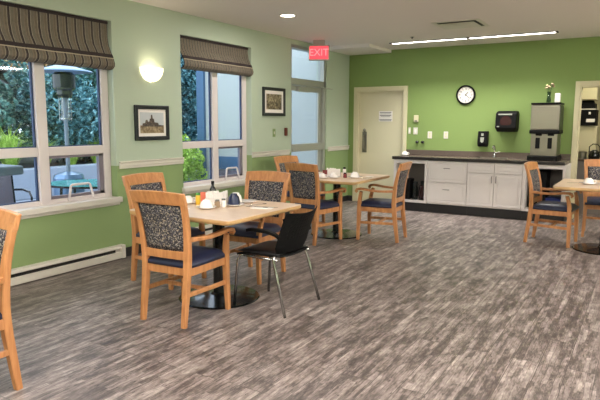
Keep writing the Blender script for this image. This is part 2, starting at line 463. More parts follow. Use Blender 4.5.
# ------------------------------------------------------------------ roman blinds
def blind(W, label):
    y0, y1, z0, z1 = W[0]+.015, W[1]-.015, W[2], W[3]
    # section in (x, z): straight panel, then a fold bellying out and back
    sec = [(-.045, z1-.005), (-.045, 2.32), (-.03, 2.24), (.005, 2.17), (.04, 2.10), (.055, 2.06), (.05, 2.03), (.02, 2.005), (-.02, 1.995)]
    if W is W2: sec = [(x, z+.10 if i > 0 else z) for i, (x, z) in enumerate(sec)]
    root = thing('roman_blind', label, 'blind', (0, (y0+y1)/2, 0), 0, 'striped roman blinds')
    L = (y1-y0)/2
    b = MB(); n = 24; rings = []
    for i in range(n+1):
        yy = -L+2*L*i/n; sag = .008*math.sin(i*1.3)
        outer = [(x+sag*(1 if k > 2 else 0), yy, z) for k, (x, z) in enumerate(sec)]
        inner = [(x-.012+sag*(1 if k > 2 else 0), yy, z+(.008 if k > 5 else 0)) for k, (x, z) in enumerate(sec)][::-1]
        rings.append(outer+inner)
    b.loops(rings); b.build('blind_fabric', 'blind' if W is W1 else 'blind_fine', root)
    zz = sec[4]
    def band(name, x0, za, x1, zb, mat):
        m_ = MB(); rings = []
        for i in range(n+1):
            yy = -L+2*L*i/n; s_ = .008*math.sin(i*1.3)
            rings.append([(x0+s_+.001, yy, za), (x0+s_+.006, yy, za), (x1+s_+.006, yy, zb), (x1+s_+.001, yy, zb)])
        m_.loops(rings); m_.build(name, mat, root)
    a, c = sec[3], sec[4]
    f = lambda t: (a[0]+(c[0]-a[0])*t, a[1]+(c[1]-a[1])*t)
    p, q = f(.25), f(.75); band('dark_band', p[0], p[1], q[0], q[1], 'blind_band')
    p, q = f(.80), f(.92); band('pale_piping', p[0], p[1], q[0], q[1], 'blind_pale')
    MB().box(-.06, -L, z1-.03, -.035, L, z1-.001).build('head_rail', 'blind_band', root)
    return root
blind(W1, 'wide striped brown roman blind over the nearest window at left')
blind(W2, 'narrower striped brown roman blind over the second window, between the pictures')

# ------------------------------------------------------------------ baseboard heaters
def heater(y0, y1, label):
    r = thing('baseboard_heater', label, 'heater', (0, (y0+y1)/2, 0), 0, 'white baseboard heaters')
    L = (y1-y0)/2
    b = MB(); poly = [(.003, .012), (.062, .012), (.066, .03), (.066, .075), (.045, .082), (.045, .112), (.068, .122), (.06, .148), (.003, .152)]
    b.loops([[(x, -L, z) for x, z in poly], [(x, L, z) for x, z in poly]]); b.build('heater_body', 'white_trim', r)
    MB().box(.043, -L+.12, .083, .047, L-.12, .111).build('heater_slot', 'base', r)
    for s in (-1, 1): MB().box(.002, s*L-.05 if s > 0 else -L, .010, .071, s*L if s > 0 else -L+.05, .154).build('end_cap', 'white_trim', r, bevel=.004)
heater(1.0, 4.23, 'long white baseboard heater under the nearest window')
heater(5.05, 6.75, 'white baseboard heater under the second window, behind the table')

# ------------------------------------------------------------------ wooden armchair
def postc(z):   # centre y of the rear leg and back post
    pts = [(0,-.262),(.15,-.243),(.3,-.222),(.45,-.208),(.6,-.212),(.75,-.232),(.87,-.262),(.985,-.300)]
    for (a, ya), (b, yb) in zip(pts, pts[1:]):
        if z <= b: return ya+(yb-ya)*(z-a)/(b-a)
    return pts[-1][1]
def make_chair():
    r = thing('dining_armchair', 'x', 'chair')
    for s in (-1, 1):
        zs = [0, .08, .16, .24, .32, .40, .48, .56, .64, .72, .80, .87, .93]
        px = lambda z: s*(.194+.031*max(0, z-.45)/.5)
        MB().sweep([(px(z), postc(z), z) for z in zs], [.036,.038,.040,.042,.044,.046,.046,.046,.044,.042,.042,.042,.042],
                   [.036,.040,.043,.046,.048,.05,.05,.048,.044,.040,.036,.034,.03]).build('leg', 'wood', r)
    for s in (-1, 1):
        P = [(0,.222,.240),(.1,.218,.240),(.25,.212,.236),(.40,.212,.232),(.50,.218,.226),(.57,.232,.212),(.615,.244,.200)]
        MB().sweep([(s*x, y, z) for z, x, y in P], [.032,.036,.040,.042,.040,.036,.034], [.034,.038,.044,.048,.044,.038,.034]).build('leg', 'wood', r)
    def arc(zlo, zhi, hw, th, bow, mat, name, nz=4, crown=0, nx=10, round_=0):
        b = MB(); G = []
        for side in (0, 1):
            g = []
            for i in range(nx+1):
                u = -1+2*i/nx; col = []
                for k in range(nz+1):
                    z = zlo+(zhi-zlo)*k/nz
                    if k == nz: z += crown*(1-u*u)
                    edge = min(1, (1-abs(u))*6+.35) if round_ else 1
                    t = th/2*edge*(1 if not round_ else min(1, .5+min(k, nz-k)*.5))
                    y = postc(z)-bow*(1-u*u)+(t if side else -t)
                    hwz = hw if not callable(hw) else hw(z)
                    col.append(b.bm.verts.new((hwz*u, y, z)))
                g.append(col)
            G.append(g)
        for side in (0, 1):
            for i in range(nx):
                for k in range(nz):
                    g = G[side]; b.bm.faces.new((g[i][k], g[i+1][k], g[i+1][k+1], g[i][k+1]))
        A, B = G
        for i in range(nx):
            for k in (0, nz): b.bm.faces.new((A[i][k], A[i+1][k], B[i+1][k], B[i][k]))
        for k in range(nz):
            for i in (0, nx): b.bm.faces.new((A[i][k], A[i][k+1], B[i][k+1], B[i][k]))
        return b.build(name, mat, r, bevel=0 if round_ else .005, smooth=bool(round_))
    arc(.888, .975, .247, .034, .022, 'wood', 'crest_rail', crown=.012)
    arc(.485, .548, .205, .030, .012, 'wood', 'lower_back_rail')
    arc(.548, .888, lambda z: .180+.022*(z-.55)/.32, .036, .017, 'fabric', 'back_panel', nz=8, round_=1)
    # seat rails
    f = MB(); f.box(-.215, -.215, .365, -.175, .225, .425); f.box(.175, -.215, .365, .215, .225, .425)
    f.box(-.175, .185, .365, .175, .225, .425); f.box(-.175, -.215, .365, .175, -.18, .425)
    f.build('seat_frame', 'wood', r, bevel=.005)
    # cushion: slightly domed
    b = MB(); nx = 10; T, Bt = [], []
    for i in range(nx+1):
        for g, top in ((T, 1), (Bt, 0)):
            if len(g) <= i: g.append([])
            for k in range(nx+1):
                u, v = -1+2*i/nx, -1+2*k/nx
                e = (1-abs(u)**6)*(1-abs(v)**6)
                x = u*.222*(1 if v > -.8 else .96); y = .018+v*.238
                z = (.452+.042*e**.5+.006*(1-u*u)*(1-v*v)) if top else .426
                g[i].append(b.bm.verts.new((x, y, z)))
    for i in range(nx):
        for k in range(nx):
            b.bm.faces.new((T[i][k], T[i+1][k], T[i+1][k+1], T[i][k+1])); b.bm.faces.new((Bt[i][k], Bt[i][k+1], Bt[i+1][k+1], Bt[i+1][k]))
    for i in range(nx):
        for k in (0, nx): b.bm.faces.new((T[i][k], T[i+1][k], Bt[i+1][k], Bt[i][k]))
        for k in (0, nx): b.bm.faces.new((T[k][i], T[k][i+1], Bt[k][i+1], Bt[k][i]))
    b.build('seat', 'navyseat', r, smooth=True)
    for s in (-1, 1):   # arms with a scrolled front
        P = [(-.205,.636,.212),(-.12,.632,.232),(-.02,.630,.246),(.08,.638,.254),(.16,.650,.258),(.215,.652,.258),(.250,.642,.258),(.262,.622,.258),(.248,.604,.258)]
        MB().sweep([(s*x, y, z) for y, z, x in P], [.030,.036,.042,.046,.050,.050,.048,.044,.034], [.032,.028,.026,.026,.028,.030,.030,.028,.020]).build('armrest', 'wood', r)
    for s in (-1, 1):
        MB().sweep([(s*.200, -.225, .232), (s*.208, .235, .222)], .020, .032).build('stretcher', 'wood', r)
    MB().sweep([(-.203, .01, .222), (.203, .01, .222)], .03, .02, side=(0,0,1)).build('stretcher', 'wood', r)
    return r
CH = [
 ('honey wood armchair with its back to the camera, at near side of the nearest table', (1.855, 3.215, 0), .049),
 ('honey wood armchair pulled up between the nearest table and the left wall', (1.06, 3.851, 0), -1.571),
 ('honey wood armchair at far side of the nearest table, below the second window', (1.633, 4.40, 0), 3.20),
 ('honey wood armchair with its back to the camera at the middle table', (1.316, 6.176, 0), -.152),
 ('honey wood armchair seen side on, right of the middle table, before the counter', (1.975, 6.737, 0), 1.67),
 ('honey wood armchair at the wall side of the middle table, near the exit door', (.614, 7.00, 0), -1.72),
 ('honey wood armchair seen side on at left of the right-hand table', (3.868, 7.638, 0), -1.66),
 ('honey wood armchair behind the right-hand table, before the pantry doorway', (4.362, 8.489, 0), 3.25),
 ('honey wood armchair cut off by the left edge of the picture', (1.743, 1.507, 0), 3.16)]
chair = make_chair()
for i, (lab, loc, rz) in enumerate(CH):
    if i == 0: chair.location = loc; chair.rotation_euler = (0, 0, rz); chair['label'] = lab; chair['group'] = 'honey wood dining armchairs'
    else: dup(chair, loc, rz, lab)

# ------------------------------------------------------------------ black stacking chair (faces -x)
r = thing('stacking_chair', 'black plastic stacking chair with chrome legs at right of the nearest table', 'chair', (2.31, 3.79, 0), PI/2)
# local: facing +y ; rear = -y
for s in (-1, 1):
    MB().tube([(s*.245, .245, .0), (s*.232, .215, .38), (s*.225, .195, .425), (s*.215, .15, .432)], .0115, 10).build('leg', 'chrome', r, smooth=True)
    MB().tube([(s*.265, -.25, 0), (s*.248, -.165, .30), (s*.240, -.13, .42), (s*.236, -.135, .455)], .0115, 10).build('leg', 'chrome', r, smooth=True)
    MB().tube([(s*.225, .16, .43), (s*.236, -.165, .425)], .011, 8).build('side_rail', 'chrome', r, smooth=True)
    b = MB(); b.sweep([(s*.228, -.175, .60), (s*.245, -.15, .625), (s*.262, -.09, .645), (s*.266, .0, .650), (s*.262, .07, .648), (s*.258, .10, .640)], [.02,.03,.042,.046,.042,.03], .024)
    b.build('armrest', 'blackplastic', r)
def sheet(fn, nu, nv, th, name, mat, parent, holes=None):
    b = MB(); G = []
    for side in (0, 1):
        G.append([[b.bm.verts.new(fn(-1+2*i/nu, k/nv, side*th)) for k in range(nv+1)] for i in range(nu+1)])
    A, B = G
    skip = holes or (lambda i, k: False)
    for i in range(nu):
        for k in range(nv):
            if skip(i, k):
                for (p, q) in (((i,k),(i+1,k)), ((i+1,k),(i+1,k+1)), ((i+1,k+1),(i,k+1)), ((i,k+1),(i,k))):
                    b.bm.faces.new((A[p[0]][p[1]], A[q[0]][q[1]], B[q[0]][q[1]], B[p[0]][p[1]]))
                continue
            b.bm.faces.new((A[i][k], A[i+1][k], A[i+1][k+1], A[i][k+1])); b.bm.faces.new((B[i][k], B[i][k+1], B[i+1][k+1], B[i+1][k]))
    for i in range(nu):
        for k in (0, nv): b.bm.faces.new((A[i][k], A[i+1][k], B[i+1][k], B[i][k]))
    for k in range(nv):
        for i in (0, nu): b.bm.faces.new((A[i][k], A[i][k+1], B[i][k+1], B[i][k]))
    return b.build(name, mat, parent, smooth=True)
def backf(u, v, t):
    z = .462+.335*v; hw = .232-.002*v-.03*max(0, .15-v)/.15
    y = -.125-.085*v-.03*v*v-.045*(1-u*u)
    return (u*hw, y-t, z-(.02*(1-u*u)*v*v))
sheet(backf, 49, 45, .008, 'backrest', 'blackplastic', r, lambda i, k: 8 <= i <= 40 and 16 <= k <= 40 and i % 4 == 0 and k % 4 == 0)
def seatf(u, v, t):
    y = -.18+.42*v; hw = .225+.015*v-.03*max(0, .12-v)/.12-.03*max(0, v-.9)/.1
    return (u*hw, y, .445+.012*u*u-.025*max(0, v-.85)/.15-t)
sheet(seatf, 12, 12, .014, 'seat_shell', 'blackplastic', r)
def padf(u, v, t):
    y = -.15+.37*v; hw = .205+.012*v
    e = (1-abs(u)**4)*(1-abs(2*v-1)**4)
    return (u*hw, y, (.462+.018*e**.5) if t == 0 else .455)
sheet(padf, 12, 12, .01, 'seat_pad', 'darkseat', r)

# ------------------------------------------------------------------ pedestal tables
def make_table(label, loc, wx, wy):
    r = thing('dining_table', label, 'table', loc, 0, 'square maple pedestal tables')
    def rr(hx, hy, c):
        out = []
        for sx, sy, a0 in ((1,1,0), (-1,1,PI/2), (-1,-1,PI), (1,-1,1.5*PI)):
            for k in range(5):
                a = a0+k*PI/8; out.append((sx*(hx-c)+c*math.cos(a), sy*(hy-c)+c*math.sin(a)))
        return out
    MB().prism(rr(wx/2, wy/2, .04), .765, .77).build('table_top', 'table', r)
    b = MB(); hx, hy = wx/2, wy/2
    b.loops([[(x, y, z) for x, y in rr(hx-d, hy-d, .04)] for z, d in ((.732, .012), (.738, .003), (.750, -.002), (.762, -.001), (.7649, .002))])
    b.build('edge_band', 'tableedge', r)
    MB().lathe([(.05, .03), (.05, .72)], n=20).build('column', 'blackmetal', r, smooth=False)
    b = MB(); b.lathe([(.335, 0), (.34, .006), (.33, .014), (.16, .026), (.075, .034), (.055, .05)], n=48)
    b.build('base', 'blackmetal', r)
    b = MB()
    for a in (0, PI/2):
        c, s = math.cos(a), math.sin(a)
        b.sweep([(-.33*c, -.33*s, .72), (.33*c, .33*s, .72)], .05, .022, side=(-s, c, 0))
    b.build('top_bracket', 'blackmetal', r)
    return r
make_table('square maple dining table nearest the camera, set with cups', (1.805, 3.68, 0), 1.02, 1.02)
make_table('square maple dining table in the middle, near the exit door', (1.37, 6.65, 0), 1.03, 1.12)
make_table('square maple dining table cut off by the right edge of picture', (4.46, 7.47, 0), 1.05, 1.05)

# ------------------------------------------------------------------ tableware
TZ = .77
def saucer(loc, label, group='white saucers', r=.08):
    o = MB().lathe([(0, 0), (r*.5, 0), (r*.55, .004), (r, .016), (r, .019), (r*.55, .008), (0, .008)], n=28).build('saucer', 'china', loc=loc, smooth=True)
    return tag(o, label, 'saucer', group)
def cup_down(loc, label, mat='china', s=1, group='upside-down cups', hr=0):
    r = thing('cup', label, 'cup', loc, hr, group)
    MB().lathe([(.048*s, 0), (.048*s, .003), (.046*s, .02*s), (.039*s, .040*s), (.026*s, .050*s), (.026*s, .055*s), (.022*s, .055*s), (.020*s, .051*s), (0, .051*s)], n=24).build('cup_body', mat, r, smooth=True)
    MB().tube([(.044*s, 0, .010*s), (.064*s, 0, .012*s), (.070*s, 0, .024*s), (.062*s, 0, .038*s), (.040*s, 0, .038*s)], .005*s, 6).build('handle', mat, r)
    return r
def cup_up(loc, label, mat='china', s=1, hr=0, group='upright cups'):
    r = thing('cup', label, 'cup', loc, hr, group)
    MB().lathe([(0, 0), (.022*s, 0), (.022*s, .004), (.034*s, .018*s), (.041*s, .045*s), (.042*s, .065*s), (.039*s, .065*s), (.036*s, .04*s), (.02*s, .012*s), (0, .01*s)], n=24).build('cup_body', mat, r, smooth=True)
    MB().tube([(.039*s, 0, .052*s), (.058*s, 0, .054*s), (.064*s, 0, .036*s), (.052*s, 0, .020*s), (.036*s, 0, .022*s)], .005*s, 6).build('handle', mat, r)
    return r
def simple(name, prof, loc, mat, label, cat, group=None, n=20):
    return tag(MB().lathe(prof, n=n).build(name, mat, loc=loc, smooth=True), label, cat, group)
def jar(name, loc, h, rr, mat, lidm, label, cat, group=None):
    r = thing(name, label, cat, loc, 0, group)
    MB().lathe([(0, 0), (rr*.9, 0), (rr, .004), (rr, h*.7), (rr*.8, h*.8), (0, h*.8)], n=20).build('body', mat, r, smooth=False)
    MB().lathe([(rr*.82, h*.8), (rr*.82, h*.95), (rr*.6, h), (0, h)], n=20).build('lid', lidm, r)
    return r
def flatware(name, loc, rz, label, kind, group='cutlery'):
    b = MB()
    b.sweep([(-.095, 0, .003), (-.05, 0, .004), (.02, 0, .005), (.05, 0, .004)], [.011,.009,.006,.006], .0025, side=(0,1,0))
    if kind == 'spoon':
        b.lathe([(.0, .0), (.012, .001), (.018, .004), (.018, .005), (.0, .003)], (.07, 0, .001), 14)
    elif kind == 'fork':
        b.sweep([(.05, 0, .004), (.065, 0, .003)], [.006, .02], .0025, side=(0,1,0))
        for k in (-1.5, -.5, .5, 1.5): b.sweep([(.064, k*.0055, .003), (.10, k*.0055, .004)], .003, .002, side=(0,1,0))
    else:
        b.sweep([(.05, 0, .004), (.08, 0, .004), (.11, -.003, .004)], [.014, .016, .005], .002, side=(0,1,0))
    o = b.build(name, 'chrome', loc=loc); o.rotation_euler = (0, 0, rz)
    return tag(o, label, kind, group)
def napkin(loc, rz, label, sx=.09, sy=.045):
    b = MB(); b.box(-sx, -sy, 0, sx, sy, .002); b.box(-sx+.004, -sy+.002, .002, sx-.006, sy-.006, .004)
    o = b.build('paper_napkin', 'paper', loc=loc); o.rotation_euler = (0, 0, rz)
    return tag(o, label, 'napkin', 'folded napkins')
def caddy(loc, rz, label):
    r = thing('sugar_caddy', label, 'caddy', loc, rz, 'sugar packet caddies'); r.scale = (1.2, 1.1, 1)
    b = MB(); b.box(-.075, -.045, 0, .075, .045, .005)
    for sx in (-1, 1): b.box(sx*.075-.002, -.045, 0, sx*.075+.002, .045, .05)
    for sy in (-1, 1): b.box(-.075, sy*.045-.002, 0, .075, sy*.045+.002, .05)
    b.build('tray', 'china', r)
    for row in range(2):
        b = MB()
        for k in range(9):
            x = -.066+k*.0165; t = random.uniform(-.006, .006)
            b.box(x-.0072, -.036+row*.04, .006, x+.007, -.036+row*.04+.032+t*.5, .100+t*1.6)
        b.build('sugar_packets', 'paper', r)
    return r
# nearest table
saucer((1.79, 3.55, TZ), 'white saucer under the upside-down cup on the near edge of nearest table')
cup_down((1.79, 3.55, TZ+.0095), 'white cup upside down on the saucer closest to camera, nearest table', s=1.15, hr=2.4)
saucer((1.46, 3.70, TZ), 'white saucer at the window side of nearest table, behind the armchair')
cup_down((1.46, 3.70, TZ+.0095), 'white cup upside down on the leftmost saucer of nearest table', hr=1)
jar('honey_jar', (1.57, 3.70, TZ), .10, .022, 'yellow', 'leafgreen', 'small yellow jar with a green lid on nearest table', 'jar')
b = MB(); b.box(-.03, -.012, 0, .03, .012, .085)
o = tag(b.build('tea_packet', 'orange', loc=(1.50, 3.86, TZ)), 'coral tea packet standing behind the cups on nearest table', 'packet'); o.rotation_euler = (0, 0, .6)
caddy((1.66, 3.84, TZ), .45, 'white caddy full of white sugar packets on nearest table')
jar('pepper_shaker', (1.815, 3.655, TZ), .065, .023, 'tan', 'chrome', 'tan shaker with metal lid beside the white shaker on nearest table', 'shaker')
jar('salt_shaker', (1.845, 3.70, TZ), .07, .020, 'china', 'chrome', 'white shaker beside the navy cup on nearest table', 'shaker')
r = thing('sauce_bottle', 'dark narrow-necked bottle standing behind the caddy on nearest table', 'bottle', (1.50, 3.98, TZ))
MB().lathe([(0, 0), (.027, 0), (.028, .01), (.028, .10), (.02, .115), (.012, .13), (.012, .15)], n=20).build('bottle_body', 'blackmetal', r, smooth=True)
MB().lathe([(.014, .145), (.014, .172), (.0, .173)], n=16).build('cap', 'blackplastic', r)
MB().lathe([(.0285, .03), (.0285, .085)], n=20).build('bottle_label', 'paper', r)
saucer((1.875, 3.80, TZ), 'white saucer holding the navy cup on nearest table', r=.09)
cup_down((1.875, 3.80, TZ+.0095), 'navy blue cup upside down on a white saucer', 'navychina', 1.2, hr=2.2).scale = (.92, .92, 1.4)
cup_down((1.80, 3.925, TZ), 'white mug upside down on the table right behind the navy cup', s=1.2, hr=2).scale = (1, 1, 1.4)
saucer((1.86, 4.02, TZ), 'empty white saucer at the far edge of nearest table', r=.085)
napkin((2.15, 3.82, TZ), .25, 'white folded napkin near the right corner of nearest table')
flatware('table_fork', (2.10, 3.815, TZ+.004), .2, 'metal fork lying on the napkin at right of nearest table', 'fork')
flatware('table_knife', (2.17, 3.835, TZ+.004), .3, 'metal knife lying on the napkin at right of nearest table', 'knife')
flatware('tea_spoon', (2.02, 3.95, TZ), 1.3, 'metal spoon between the saucer and the napkin on nearest table', 'spoon')
napkin((1.62, 3.44, TZ), .2, 'white folded napkin by the near armchair back on nearest table', .06, .04)
# middle table
saucer((1.34, 6.30, TZ), 'white saucer at the left end of the row on middle table', 'cups and saucers on the middle table')
cup_down((1.34, 6.30, TZ+.0095), 'white cup upside down on the leftmost saucer of middle table', group='cups and saucers on the middle table')
cup_up((1.12, 6.34, TZ), 'white cup nearest the wall side of middle table', hr=1, group='cups and saucers on the middle table')
saucer((1.44, 6.42, TZ), 'white saucer at the centre of middle table', 'cups and saucers on the middle table', .09)
cup_down((1.44, 6.42, TZ+.0095), 'white cup upside down on the central saucer of middle table', group='cups and saucers on the middle table', hr=1)
saucer((1.66, 6.58, TZ), 'white saucer at the right end of the row on middle table', 'cups and saucers on the middle table', .095)
cup_down((1.66, 6.58, TZ+.0095), 'white cup upside down on the rightmost saucer of middle table', s=1.2, group='cups and saucers on the middle table', hr=2)
caddy((1.32, 6.64, TZ), .4, 'white caddy full of packets on the middle table')
jar('pepper_shaker', (1.54, 6.54, TZ), .065, .024, 'red', 'blackplastic', 'dark red shaker with black lid on middle table', 'shaker')
jar('jam_jar', (1.20, 6.44, TZ), .085, .03, 'china', 'red', 'white jar with a red lid on middle table', 'jar')
jar('sauce_jar', (1.44, 6.72, TZ), .12, .022, 'paper', 'blackplastic', 'pale jar with a black lid behind the caddy on middle table', 'jar')
napkin((1.74, 6.85, TZ), .2, 'white folded napkin at the right end of middle table', .05, .03)
flatware('table_fork', (1.80, 6.62, TZ), 1.2, 'metal fork at the right edge of middle table', 'fork')
saucer((1.27, 6.20, TZ), 'white saucer nearest the armchair back on middle table', 'cups and saucers on the middle table')
cup_down((1.27, 6.20, TZ+.0095), 'white cup upside down nearest the armchair back on middle table', group='cups and saucers on the middle table', hr=2)
b = MB(); b.box(-.03, -.01, 0, .03, .01, .09)
o = tag(b.build('tea_packet', 'red', loc=(1.27, 6.50, TZ)), 'dark red tea packet standing on middle table', 'packet'); o.rotation_euler = (0, 0, .5)
# right-hand table
saucer((4.26, 7.38, TZ), 'white saucer on the right-hand table', r=.10)
cup_down((4.26, 7.38, TZ+.0095), 'white cup upside down on the saucer of right-hand table', s=1.15)
cup_down((4.41, 7.38, TZ), 'white cup upside down at the picture edge on right-hand table', s=1)
flatware('table_fork', (4.12, 7.46, TZ), .3, 'metal fork at the left of right-hand table', 'fork')

# ------------------------------------------------------------------ counter run along the back wall
CF = 9.105   # cabinet front plane
def frame_door(mb, x0, x1, z0, z1, y):
    # shaker/raised style: outer frame + recessed groove + raised field
    mb.box(x0, y, z0, x1, y+.018, z1)
    w = .035
    mb.box(x0, y-.006, z0, x1, y, z0+w); mb.box(x0, y-.006, z1-w, x1, y, z1)
    mb.box(x0, y-.006, z0+w, x0+w, y, z1-w); mb.box(x1-w, y-.006, z0+w, x1, y, z1-w)
    if z1-z0 > .15: mb.box(x0+w+.018, y-.005, z0+w+.018, x1-w-.018, y, z1-w-.018)
    return mb
def pull(parent, x, z, y, vert=False):
    L = .05; p = [(-L, 0), (-L, -.025), (L, -.025), (L, 0)]
    pts = [((x, y+b, z+a) if vert else (x+a, y+b, z)) for a, b in p]
    MB().tube(pts, .005, 6).build('handle', 'chrome', parent)
ZT, ZB = .862, .15
def carcass(name, label, x0, x1, solid=False, cat='cabinet'):
    r = thing(name, label, cat, (0, 0, 0), 0, 'white base cabinets')
    b = MB()
    if solid: b.box(x0, CF+.02, ZB, x1, YB-.005, ZT)
    else:
        t = .045
        b.box(x0, CF, ZB, x0+t, YB-.005, ZT); b.box(x1-t, CF, ZB, x1, YB-.005, ZT)
        b.box(x0+t, CF, ZB, x1-t, YB-.005, ZB+.035); b.box(x0+t, CF, ZT-.06, x1-t, CF+.03, ZT)
        b.box(x0+t, CF+.03, ZT-.02, x1-t, YB-.005, ZT)
    b.build('body', 'cab', r, bevel=.002)
    if not solid:
        MB().box(x0+.045, YB-.03, ZB+.036, x1-.045, YB-.008, ZT-.021).build('back_panel', 'cabin', r)
    MB().box(x0, CF+.07, 0, x1, YB-.02, ZB-.001).build('toe_kick', 'base', r)
    return r
carcass('open_cabinet', 'white open-fronted cabinet at left end of counter, jugs inside', 1.17, 1.755)
c = carcass('drawer_cabinet', 'white cabinet with two deep drawers in the counter', 1.757, 2.405, True)
for z0, z1 in ((.175, .505), (.515, .855)):
    d = frame_door(MB(), 1.762, 2.40, z0, z1, CF).build('drawer', 'cab', c, bevel=.002)
    pull(d, 2.08, (z0+z1)/2+.06, CF-.004)
c = carcass('sink_cabinet', 'white two-door sink cabinet with false drawer fronts', 2.407, 3.235, True)
for x0, x1 in ((2.412, 2.818), (2.824, 3.23)):
    frame_door(MB(), x0, x1, .70, .855, CF).build('false_drawer', 'cab', c, bevel=.002)
    d = frame_door(MB(), x0, x1, .175, .69, CF).build('door', 'cab', c, bevel=.002)
    pull(d, x1-.03 if x0 < 2.5 else x0+.03, .60, CF-.004, True)
carcass('open_cabinet', 'white open-fronted cabinet at right end of counter, dark inside', 3.237, 3.83)
w = thing('worktop', 'dark brown laminate worktop with black edge along the back wall', 'worktop')
b = MB(); b.box(1.155, CF-.03, .866, 2.47, YB-.003, .91); b.box(2.47, CF-.03, .866, 2.90, 9.22, .91); b.box(2.47, 9.60, .866, 2.90, YB-.003, .91); b.box(2.90, CF-.03, .866, 3.81, YB-.003, .91)
b.build('slab', 'worktop', w)
MB().box(1.152, CF-.04, .864, 3.812, CF-.031, .912).build('front_edge', 'worktopedge', w)
MB().box(1.155, YB-.028, .911, 3.812, YB-.002, 1.0).build('backsplash', 'worktop', w, bevel=.004)
s = thing('sink', 'stainless steel sink set into the worktop', 'sink')
b = MB(); b.box(2.455, 9.205, .911, 2.915, 9.232, .918); b.box(2.455, 9.588, .911, 2.915, 9.615, .918); b.box(2.455, 9.232, .911, 2.482, 9.588, .918); b.box(2.888, 9.232, .911, 2.915, 9.588, .918)
b.build('rim', 'steel', s, bevel=.003)
b = MB(); b.box(2.482, 9.232, .866, 2.486, 9.588, .912); b.box(2.884, 9.232, .866, 2.888, 9.588, .912); b.box(2.486, 9.232, .866, 2.884, 9.236, .912); b.box(2.486, 9.584, .866, 2.884, 9.588, .912); b.box(2.482, 9.232, .8635, 2.888, 9.588, .866)
b.build('basin', 'steel', s)
f = thing('faucet', 'chrome gooseneck faucet behind the counter sink', 'faucet', (2.69, 9.645, .911))
MB().lathe([(.028, 0), (.028, .01), (.018, .025), (.018, .07)], n=18).build('faucet_base', 'chrome', f, smooth=True)
MB().tube([(0, 0, .06), (0, 0, .15), (0, -.02, .185), (0, -.06, .20), (0, -.11, .185), (0, -.125, .15)], .011, 10).build('spout', 'chrome', f, smooth=True)
MB().tube([(.0, 0, .07), (.05, 0, .09), (.08, 0, .10)], .006, 6).build('lever', 'chrome', f)
# things in the open cabinets
def jug(loc, label, mat, h=.28, rr=.05):
    r = thing('water_jug', label, 'jug', loc, 0, 'jugs in the open cabinet')
    MB().lathe([(0, 0), (rr, 0), (rr*1.05, h*.5), (rr*.8, h*.8), (rr*.95, h), (rr*.88, h), (rr*.72, h*.8), (rr*.95, h*.5), (rr*.9, .01), (0, .01)], n=20).build('jug_body', mat, r, smooth=True)
    MB().tube([(rr*.9, 0, h*.85), (rr*1.7, 0, h*.8), (rr*1.7, 0, h*.35), (rr, 0, h*.3)], .007, 6).build('handle', mat, r)
zf = ZB+.036
b = MB(); b.box(1.32, 9.2, zf, 1.43, 9.42, zf+.34); tag(b.build('storage_box', 'blackplastic', bevel=.01), 'black upright box in the left open cabinet', 'box')
jug((1.50, 9.26, zf), 'clear glass jug beside the black box in left open cabinet', 'clearglass', .30)
jug((1.585, 9.42, zf), 'clear glass jug at the back of left open cabinet', 'clearglass', .30)
jug((1.63, 9.24, zf), 'dark red jug at right inside the left open cabinet', 'darkglass', .24, .045)
f = thing('mini_fridge', 'black compact fridge inside the right open cabinet', 'fridge')
MB().box(3.30, 9.30, zf, 3.55, 9.66, zf+.56).build('fridge_body', 'blackplastic', f, bevel=.006)
MB().box(3.30, 9.27, zf+.01, 3.55, 9.298, zf+.55).build('fridge_door', 'blackplastic', f, bevel=.006)
b = MB(); b.loops([[(3.57, 9.2, zf), (3.76, 9.2, zf), (3.76, 9.45, zf), (3.57, 9.45, zf)], [(3.56, 9.19, zf+.17), (3.77, 9.19, zf+.17), (3.77, 9.46, zf+.17), (3.56, 9.46, zf+.17)]])
tag(b.build('storage_tub', 'bluebin'), 'blue plastic tub in the right open cabinet', 'tub')
# items on worktop
saucer((1.24, 9.42, .911), 'white saucer at the left end of the worktop', r=.07)
cup_down((1.24, 9.42, .9205), 'white cup upside down on the left end of the worktop', s=1.1)
r = thing('ice_dispenser', 'tall stainless ice and water dispenser on the counter', 'dispenser', (3.475, 9.43, .912))
b = MB(); b.box(-.20, -.155, .455, .20, .27, .835); b.build('upper_body', 'steel', r, bevel=.012)
b = MB(); b.box(-.185, -.14, .07, .185, .27, .40); b.build('lower_body', 'steel', r, bevel=.006)
b = MB(); b.box(-.21, -.165, .40, .21, .27, .455); b.box(-.12, -.155, .37, -.03, -.10, .40); b.box(.05, -.155, .37, .14, -.10, .40)
b.build('control_band', 'blackplastic', r, bevel=.01)
MB().box(-.205, -.165, .835, .205, .27, .86).build('top_cap', 'blackplastic', r, bevel=.006)
b = MB(); b.box(-.21, -.25, 0, .21, .27, .07); b.build('drip_tray', 'blackplastic', r, bevel=.01)
for x in (-.085, .085): MB().box(x-.03, -.16, .18, x+.03, -.141, .34).build('dispensing_chute', 'blackplastic', r, bevel=.006)
b = MB(); b.box(.201, -.13, .46, .204, .25, .82); b.build('side_panel', 'worktopedge', r)
v = thing('flower_vase', 'glass vase of dried flowers on top of the ice dispenser', 'vase', (3.50, 9.36, 1.773))
MB().lathe([(0, 0), (.028, 0), (.035, .02), (.022, .10), (.03, .16), (.027, .16), (.019, .10), (.03, .02), (0, .005)], n=18).build('glass_body', 'clearglass', v, smooth=True)
b = MB(); fl = MB()
for k in range(9):
    a = k*2.4; rr = .02+.055*random.random(); h = .2+.08*random.random()
    p = (math.cos(a)*rr, math.sin(a)*rr, h)
    b.tube([(0, 0, .01), (p[0]*.3, p[1]*.3, h*.6), p], .002, 5)
    fl.lathe([(0, -.012), (.018, -.006), (.023, .004), (.012, .016), (0, .02)], p, 8)
